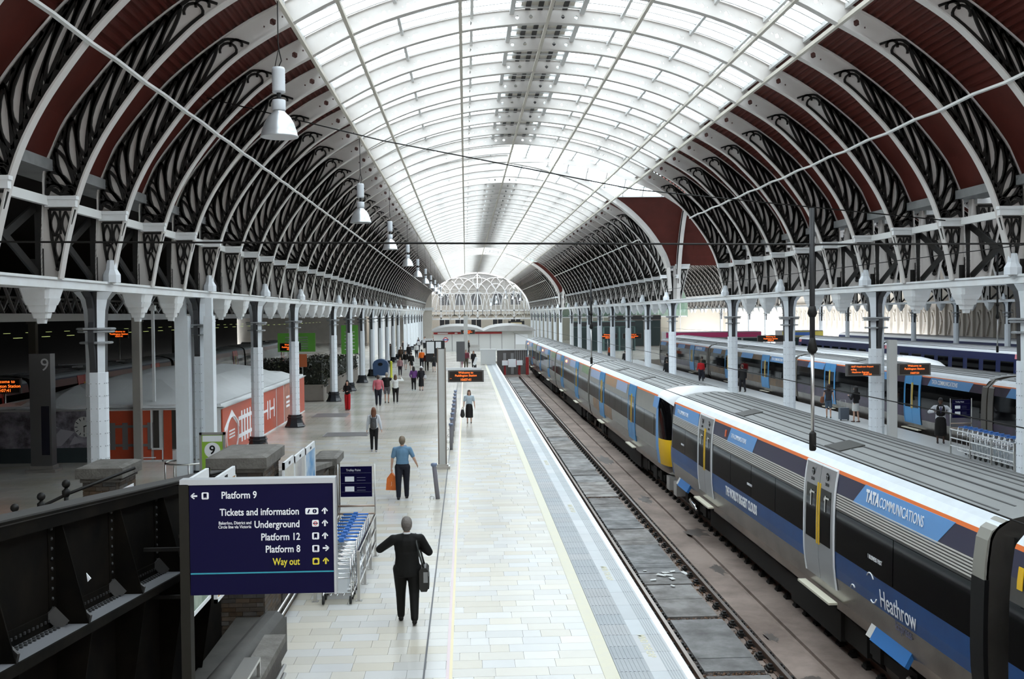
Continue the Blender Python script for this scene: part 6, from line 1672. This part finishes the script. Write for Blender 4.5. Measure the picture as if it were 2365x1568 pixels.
    if bottom in ('trousers', 'leggings', 'shorts', 'wide'):
        w = {'trousers': 1.05, 'leggings': .86, 'shorts': 1.1, 'wide': 1.25}[bottom]
        cap(mb, hipL, .098*b, hipR, .098*b, (1, .95)); o_ = len(mb.v); wr_ = .136*b+(.016 if tuck else -.012)
        mb.lathe([(.128*b, .86+dz), (wr_, .93+dz), (wr_*.97, 1.03+dz)], n=18); mb.v[o_:] = [(x_*1.14, y_*.83, z_) for x_, y_, z_ in mb.v[o_:]]
        for hp, kn, an in ((hipL, kneeL, ankL), (hipR, kneeR, ankR)):
            if bottom == 'shorts': cap(mb, hp, .1*b, hp+(kn-hp)*.8, .085)
            else: cap(mb, hp, .108*b*(.9+.1*w), kn, .082*w); cap(mb, kn+Vector((0, -.006, 0)), .082*w, an+Vector((0, 0, .02)), .062*w if bottom != 'wide' else .095)
        blob({'shorts': 'shorts'}.get(bottom, 'trousers'), mb, cm(bcol), p, voxel)
    else:
        zlow = .55 if bottom == 'skirt' else .3
        mb.lathe([(.17*b, zlow+dz), (.2*b, zlow+.02+dz), (.19*b, .75+dz), (.17*b, .95+dz), (.135*b, 1.06+dz), (.05, 1.07+dz)], n=16); mb.v = [(a_, b_*.8+.02, c_) for a_, b_, c_ in mb.v]
        blob('skirt', mb, cm(bcol), p, voxel)
    for an, nm in ((ankL, 'shoe'), (ankR, 'shoe')):
        mb = MB(); tl = 0 if an is ankL else lift*.12
        cap(mb, an+Vector((0, -.035, -.035)), .045, an+Vector((0, .03, -.04)), .043); cap(mb, an+Vector((0, .03, -.045)), .042, an+Vector((0, .15, -.052-tl)), .034, (1, .8))
        blob(nm, mb, cm(shoe, .5), p, voxel*.8)
    # hair
    mb = MB(); cap(mb, head+Vector((0, -.03, .045)), .110, head+Vector((0, -.008, .07)), .106, (.87, 1.02)); cap(mb, head+Vector((0, -.055, -.01)), .08, head+Vector((0, -.055, .03)), .092, (1, .75))
    if hairlen:
        cap(mb, head+Vector((0, -.05, .02)), .1, head+Vector((0, -.06, -.08-.1*hairlen)), .095, (1.05, .7))
        for s in (-1, 1): cap(mb, head+Vector((s*.07, -.02, .03)), .05, head+Vector((s*.085, -.02, -.06-.07*hairlen)), .04, (.7, 1))
    blob('hair', mb, mat('hair_%02x%02x%02x' % tuple(int(c*255) for c in hair), hair, .6, var=.4, vscale=40, bump=.5, bscale=80), p, voxel*.8)
    if face:
        for s in (-1, 1):
            mb = MB(); mb.sphere(tuple(head+Vector((s*.036, .095, .018))), .013, 8, 5); mb.build('eye', mat('eye_dark', (.03, .02, .015), .3), p)
        mb = MB(); mb.sphere(tuple(head+Vector((0, .088, -.062))), .02, 8, 5, 0, (1.1, .4, .3)); mb.build('mouth', mat('lip', (.35, .12, .10), .5), p)
    if hat: 
        mb = MB(); mb.lathe([(.16, .06), (.16, .075), (.11, .085), (.105, .15), (.06, .19), (.01, .195)], tuple(head), 16); mb.build('hat', cm(hat), p)
    return p
def bag(name, label, cat, parts, m, voxel=.018, extra=None):
    t_ = thing(name, label, cat); mb = MB()
    for a, r0, b_, r1, sc in parts: cap(mb, a, r0, b_, r1, sc)
    blob('bag_body', mb, m, t_, voxel)
    if extra:
        mb = MB()
        for P, r in extra: mb.tube(P, r, 6)
        mb.build('strap', m, t_)
    return t_
# walking man in the black suit
person('man in a black suit walking away with his arms raised in front, grey hair', -1.06, 18.45, .05, 1.80, 'fair', (.16, .14, .125), 0, (.006, .0055, .005), 2, 'trousers', (.007, .006, .006), (.008, .007, .006), ((-.8, .12, -.62), (.85, .45, .35)), ((.48, .15, -.85), (-.75, .6, .35)), .20, .35, 1.2, .014, jacket=True, face=False)
mb = MB(); mb.lathe([(.066, 0), (.067, .012), (.060, .026)], (0, 0, 0), 16); mb.build('shirt_collar', M_WHITE_INK, bpy.data.objects['person'], (0, -.006, 1.505))
t_ = thing('shoulder_bag', 'black shoulder bag at the right hip of the man in the suit', 'bag', (-1.06+.27, 18.50, 0))
mb = MB(); P = [(-.08, .62), (-.05, .56), (.05, .56), (.08, .62), (.08, .92), (.04, .97), (-.04, .97), (-.08, .92)]
mb.prism([(.02+a, -.2, b_) for a, b_ in P], (0, .4, 0)); mb.build('bag_body', mat('bag_black', (.012, .011, .01), .4), t_)
mb = MB(); mb.box(.095, .11, -.17, .17, .6, .82); mb.build('front_pocket', mat('bag_black', (.012, .011, .01), .4), t_)
mb = MB(); mb.box(.015, .09, -.212, -.2, .72, .9); mb.build('label_patch', mat('bag_patch', (.25, .25, .25), .5), t_)
mb = MB(); mb.tube([(.02, -.15, .95), (-.05, -.185, 1.2), (-.10, -.15, 1.40), (-.12, -.02, 1.53), (-.10, .12, 1.42), (.02, .17, .95)], .017, 6); mb.build('strap', mat('bag_strap', (.03, .032, .03), .5), t_)
# man in blue shirt with orange carrier bag
person('man in a short-sleeved light blue shirt walking away, carrying an orange bag', -1.88, 30.95, -.02, 1.80, 'fair', (.20, .15, .10), 0, (.13, .24, .36), 1, 'trousers', (.014, .015, .024), (.012, .01, .01), ((-.25, .0, -1), (-.12, .15, -1)), ((.45, -.1, -1), (.25, .6, -.7)), -.28, .05, 1.1, .016, face=False, tuck=True)
t_ = thing('carrier_bag', 'orange plastic carrier bag hanging from the left hand of the man in blue', 'bag', (-2.2, 31.05, 0))
mb = MB(); mb.add([(-.02, -.04, .75), (.04, .04, .75), (-.14, -.06, .58), (.14, -.05, .60), (.15, .06, .58), (-.14, .06, .60), (-.17, -.08, .26), (.19, -.07, .24), (.19, .08, .25), (-.17, .08, .26)], [(0,1,3,2), (0,2,5), (0,5,4,1), (1,4,3), (2,3,7,6), (3,4,8,7), (4,5,9,8), (5,2,6,9), (6,7,8,9)]); mb.build('bag_body', mat('bag_orange', (.72, .17, .02), .35, var=.5, vscale=9, col2=(.5, .08, .01)), t_)
mb = MB(); mb.tube([(.0, 0, .72), (.02, .0, .84)], .014, 6); mb.build('handle', mat('bag_orange2', (.72, .17, .02), .35), t_)
text('J', .14, mat('bag_print', (.8, .45, .3), .5), (0, -.083, .45), '-Y', t_, .001, 'CENTER')
# woman with backpack
person('woman with auburn hair and a backpack, white top and black trousers, walking away', -3.64, 41.85, .05, 1.70, 'fair', (.17, .065, .03), 1.6, (.62, .64, .68), 2, 'leggings', (.012, .011, .012), (.4, .4, .42), ((-.22, .0, -1), (-.12, .1, -1)), ((.25, .05, -1), (.2, .1, -1)), .1, .1, .95, .018, face=False)
bag('backpack', 'grey-black backpack worn by the auburn-haired woman', 'backpack', [((-3.64, 41.66, 1.0), .12, (-3.64, 41.68, 1.28), .10, (1.15, .75))], mat('backpack_grey', (.05, .05, .052), .6), .02, [([(-3.75, 41.7, 1.3), (-3.77, 41.75, 1.42), (-3.75, 41.88, 1.43)], .018), ([(-3.53, 41.7, 1.3), (-3.51, 41.75, 1.42), (-3.53, 41.88, 1.43)], .018)])
bag('tote_bag', 'small dark pouch on the front of the backpack woman', 'bag', [((-3.64, 41.56, 1.02), .06, (-3.64, 41.57, 1.12), .06, (1.2, .6))], mat('backpack_grey', (.05, .05, .052), .6), .02).__setitem__('label', 'small front pouch hanging on the grey-black backpack')
# woman walking towards the camera
person('woman with brown bobbed hair in a pale blue blouse walking towards the camera', .13, 52.3, PI, 1.60, 'fair', (.075, .035, .02), .7, (.42, .50, .56), 1, 'skirt_long', (.012, .009, .008), (.02, .015, .012), ((-.25, 0, -1), (-.1, .1, -1)), ((.25, 0, -1), (.12, .1, -1)), .08, .08, 1.05, .02)
bag('handbag', 'black handbag carried by the woman in the pale blue blouse', 'bag', [((-.2, 52.2, .42), .15, (-.2, 52.2, .6), .11, (.8, .6))], mat('bag_black', (.012, .011, .01), .4), .02, [([(-.27, 52.2, .68), (-.2, 52.2, .8), (-.13, 52.2, .68)], .012)])
person('woman in bright red trousers and a black top beside the left columns', -6.72, 60.5, PI-.3, 1.66, 'fair', (.02, .015, .012), 1.0, (.012, .011, .012), 2, 'wide', (.45, .015, .02), (.08, .01, .01), ((-.2, .1, -1), (.3, .9, .0)), ((.2, .1, -1), (-.3, .9, .1)), .05, .05, .95, .022)
person('man in a pink checked shirt walking away', -5.21, 63.2, .0, 1.78, 'fair', (.04, .025, .02), 0, (.55, .14, .17), 2, 'trousers', (.02, .02, .03), (.03, .02, .02), ((-.2, .05, -1), (-.05, .3, -1)), ((.2, .05, -1), (.05, .3, -1)), .12, .1, 1.15, .022, face=False)
person('grey-haired man in a dark polo shirt and shorts beside the pink-shirted man', -4.85, 65.2, -.1, 1.82, 'fair', (.32, .29, .25), 0, (.015, .013, .013), 2, 'shorts', (.16, .15, .16), (.1, .08, .07), ((-.4, .1, -.9), (.1, .7, .3)), ((.6, .1, -.8), (.1, .7, .4)), .15, .1, 1.15, .022, face=False)
person('woman in a loose white top raising a hand to her head', -4.3, 64.9, .05, 1.70, 'fair', (.12, .06, .03), .6, (.64, .64, .62), 2, 'leggings', (.015, .014, .015), (.3, .3, .3), ((-.3, .05, -1), (-.05, .2, -1)), ((.8, .3, -.1), (-.6, .2, .8)), .1, .1, 1.1, .022, face=False)
person('woman in a purple jacket and black leggings walking away', -3.71, 75.5, .1, 1.68, 'fair', (.02, .015, .012), .9, (.14, .05, .19), 2, 'leggings', (.015, .014, .015), (.4, .5, .5), ((-.3, .1, -1), (.2, .6, -.6)), ((.2, .05, -1), (.05, .2, -1)), .12, .1, 1.0, .024, face=False)
person('woman in a long black dress and white hat', -3.18, 75.4, .05, 1.66, 'fair', (.03, .02, .02), .3, (.015, .014, .018), 2, 'skirt_long', (.012, .011, .013), (.05, .03, .03), stride=.06, voxel=.024, hat=(.7, .7, .7), face=False)
bag('tote_bag', 'pale grey tote bag on the arm of the woman in the white hat', 'bag', [((-2.9, 75.4, .9), .1, (-2.9, 75.4, 1.05), .07, (1.3, .7))], mat('bag_pale', (.45, .45, .46), .5), .022, [([(-2.98, 75.4, 1.1), (-2.95, 75.4, 1.3), (-2.88, 75.4, 1.1)], .012)])
# people farther away
FAR = [
 ('woman in a lilac blouse behind the yellow-green post', -5.8, 93.9, PI, 1.64, (.35, .2, .2), (.03, .02, .03), (.10, .05, .03), 'leggings', 1.0),
 ('man in a black coat and pale shorts walking past the blue bin', -5.9, 104.5, PI-.3, 1.82, (.015, .014, .015), (.45, .42, .40), (.04, .03, .02), 'shorts', 1.1),
 ('person in a black coat and skirt in the middle of the concourse', -5.2, 101.5, .2, 1.76, (.014, .013, .013), (.014, .013, .013), (.06, .04, .03), 'skirt', 1.0),
 ('worker in an orange high-visibility vest', -4.5, 108.5, .1, 1.82, (.80, .16, .02), (.02, .02, .025), (.04, .03, .02), 'trousers', 1.1),
 ('person in a dark maroon coat beside the orange-vested worker', -3.75, 101.8, .0, 1.78, (.07, .015, .015), (.02, .015, .015), (.08, .05, .03), 'trousers', 1.05),
 ('person with bare legs half hidden behind the notice board', -3.0, 99.8, .1, 1.70, (.03, .03, .03), (.03, .03, .04), (.05, .03, .02), 'shorts', 1.0),
 ('person in a white shirt among the far crowd', -6.2, 134, .2, 1.78, (.65, .66, .66), (.02, .02, .025), (.03, .02, .02), 'trousers', 1.1),
 ('dark-clothed person left of the white shirt in the far crowd', -7.0, 131, .0, 1.74, (.02, .018, .018), (.02, .018, .02), (.03, .02, .02), 'trousers', 1.1),
 ('dark-clothed person with a bag by the far left columns', -9.6, 136, .8, 1.72, (.03, .02, .015), (.02, .015, .015), (.05, .03, .02), 'trousers', 1.1),
 ('person in brown by the far left columns', -7.4, 121, .3, 1.74, (.06, .035, .02), (.02, .015, .015), (.12, .05, .02), 'trousers', 1.1),
 ('person in dark clothes close to the bright exit', -10.2, 142, .3, 1.8, (.02, .02, .02), (.02, .015, .015), (.05, .03, .02), 'trousers', 1.1),
 ('person in black at the right of the far crowd', -5.0, 141, .1, 1.8, (.015, .015, .015), (.02, .015, .02), (.03, .02, .02), 'trousers', 1.1),
 ('man in a white shirt before the white concourse building', -.3, 137, .4, 1.8, (.6, .62, .66), (.02, .02, .03), (.02, .015, .01), 'trousers', 1.05),
 ('woman in black striding before the white concourse building', .4, 148, -1.2, 1.74, (.014, .013, .014), (.014, .013, .014), (.14, .08, .04), 'leggings', 1.0),
 ('man in a maroon shirt walking towards the camera in the distance', .0, 106, PI, 1.84, (.16, .035, .05), (.10, .085, .06), (.3, .25, .2), 'trousers', 1.25),
 ('woman in black beside the maroon-shirted man', .75, 106, PI, 1.70, (.016, .014, .015), (.016, .014, .015), (.14, .06, .03), 'trousers', 1.05),
 ('child in pink left of the maroon-shirted man', -.45, 106, PI, 1.32, (.30, .10, .14), (.40, .18, .24), (.05, .03, .02), 'leggings', .95),
]
for i, (lab, x, y, a, H, tc, bc, hc, bt, bl_) in enumerate(FAR):
    person(lab, x, y, a, H, 'fair', hc, .5 if 'woman' in lab else 0, tc, 2, bt, bc, stride=.18 if i % 2 else -.2, lift=.1, build=bl_, voxel=.03, group='people in the distance', fingers=False, face=False)
rc = random.Random(21)
for i in range(14):
    x, y = rc.uniform(-9.5, -4.2), rc.uniform(150, 196)
    c_ = rc.choice(((.02, .02, .022), (.04, .025, .02), (.5, .5, .52), (.06, .06, .09), (.2, .05, .04)))
    person('dark distant figure in the crowd at the far end of the left arcade', x, y, rc.uniform(-.5, 3.4), rc.uniform(1.6, 1.85), 'fair', (.04, .03, .02), 0, c_, 2, 'trousers', (.02, .02, .025), stride=rc.uniform(-.2, .2), voxel=.04, group='far crowd', fingers=False, face=False)
for i, (x, y, c_) in enumerate(((15.3, 80.5, (.02, .02, .022)), (15.9, 82, (.03, .025, .02)), (16.6, 97, (.02, .02, .03)), (15.2, 101, (.03, .03, .03)), (16.0, 118, (.5, .08, .02)), (17.5, 92, (.02, .02, .02)))):
    person(['person in a black coat between far right columns', 'person in a brown coat between far right columns', 'person with a dark jacket near the far train doors', 'person in grey walking down the far platform', 'person in an orange jacket far down the right platform', 'person in black close to the brown train'][i], x, y, rc.uniform(-.6, .6), 1.76, 'fair', (.04, .03, .02), 0, c_, 2, 'trousers', (.02, .02, .025), stride=.18, voxel=.03, group='people on the far platform', fingers=False, face=False)
# far platform, right
pw = person('man in white shirt, black waistcoat and long black apron on the far platform', 18.93, 41.7, 2.78, 1.78, 'dark', (.012, .01, .01), 0, (.66, .67, .70), 2, 'skirt_long', (.012, .012, .014), (.012, .011, .01), ((-.75, .05, -.75), (.6, .6, .1)), ((.75, .05, -.75), (-.6, .6, .1)), .03, .02, 1.15, .018)
mb = MB(); cap(mb, (0, 0, 1.14), .182, (0, 0, 1.36), .19, (1.0, .86)); blob('waistcoat', mb, cm((.012, .012, .015)), pw, .018)
mb = MB(); mb.prism([(-.075, .155, 1.46), (.075, .155, 1.46), (0, .178, 1.22)], (0, .012, 0)); mb.build('shirt_front', cm((.66, .67, .70)), pw)
mb = MB(); mb.prism([(-.025, .172, 1.44), (.025, .172, 1.44), (.03, .185, 1.27), (0, .188, 1.2), (-.03, .185, 1.27)], (0, .012, 0)); mb.build('tie', cm((.05, .04, .12)), pw)
person('young woman in denim shorts and dark top with a tan bag', 18.05, 52.3, -.3, 1.66, 'fair', (.03, .015, .012), 1.3, (.05, .045, .05), 0, 'shorts', (.07, .10, .14), (.2, .15, .1), stride=.15, voxel=.02, face=False)
bag('handbag', 'tan handbag of the young woman in denim shorts', 'bag', [((17.72, 52.3, .85), .12, (17.74, 52.3, 1.0), .1, (1, .6))], mat('bag_tan', (.20, .07, .03), .5), .022)
person('woman in a white dress and black jacket on the far platform', 18.62, 50.1, .5, 1.70, 'fair', (.01, .008, .008), 1.5, (.016, .015, .016), 2, 'skirt', (.62, .62, .60), (.1, .06, .05), ((-.3, .2, -1), (.3, .8, .5)), ((.2, .1, -1), (-.1, .4, -.6)), .1, .1, 1.0, .02, face=False)
t_ = thing('suitcase', 'dark wheeled suitcase trailing between the two women on the far platform', 'suitcase', (18.35, 51.0, 0)); mb = MB(); mb.box(-.22, .22, -.14, .14, .06, .62); mb.build('shell', mat('case_grey', (.10, .12, .15), .5), t_); mb = MB(); mb.tube([(-.14, .12, .62), (-.14, .14, .98), (.14, .14, .98), (.14, .12, .62)], .012, 6); mb.build('handle', M_STEEL, t_)
for s in (-1, 1): mb = MB(); mb.sphere((s*.18, -.1, .04), .04, 8, 5); mb.build('wheel', M_RUBBER, t_)
person('man in black walking beside the brown train', 18.4, 70.2, .2, 1.80, 'fair', (.05, .035, .03), 0, (.012, .012, .013), 2, 'trousers', (.014, .014, .016), stride=.2, voxel=.024, build=1.15, jacket=True, face=False)
person('person in a bright red jacket with a backpack on the far platform', 18.2, 81.8, .1, 1.66, 'fair', (.16, .10, .06), 0, (.55, .02, .025), 2, 'trousers', (.03, .03, .04), stride=.15, voxel=.026, build=1.15, face=False)
person('person in dark green beside the red-jacketed one', 18.9, 84.5, .1, 1.80, 'fair', (.05, .035, .03), 0, (.03, .035, .025), 2, 'trousers', (.03, .03, .04), stride=.15, voxel=.026, build=1.15, jacket=True, face=False)
person('brown-haired person whose head shows above the large brick pier cap', -5.75, 30.5, PI+.2, 1.70, 'fair', (.05, .025, .015), .8, (.05, .04, .04), 2, 'trousers', (.03, .03, .03), stride=.05, voxel=.02)
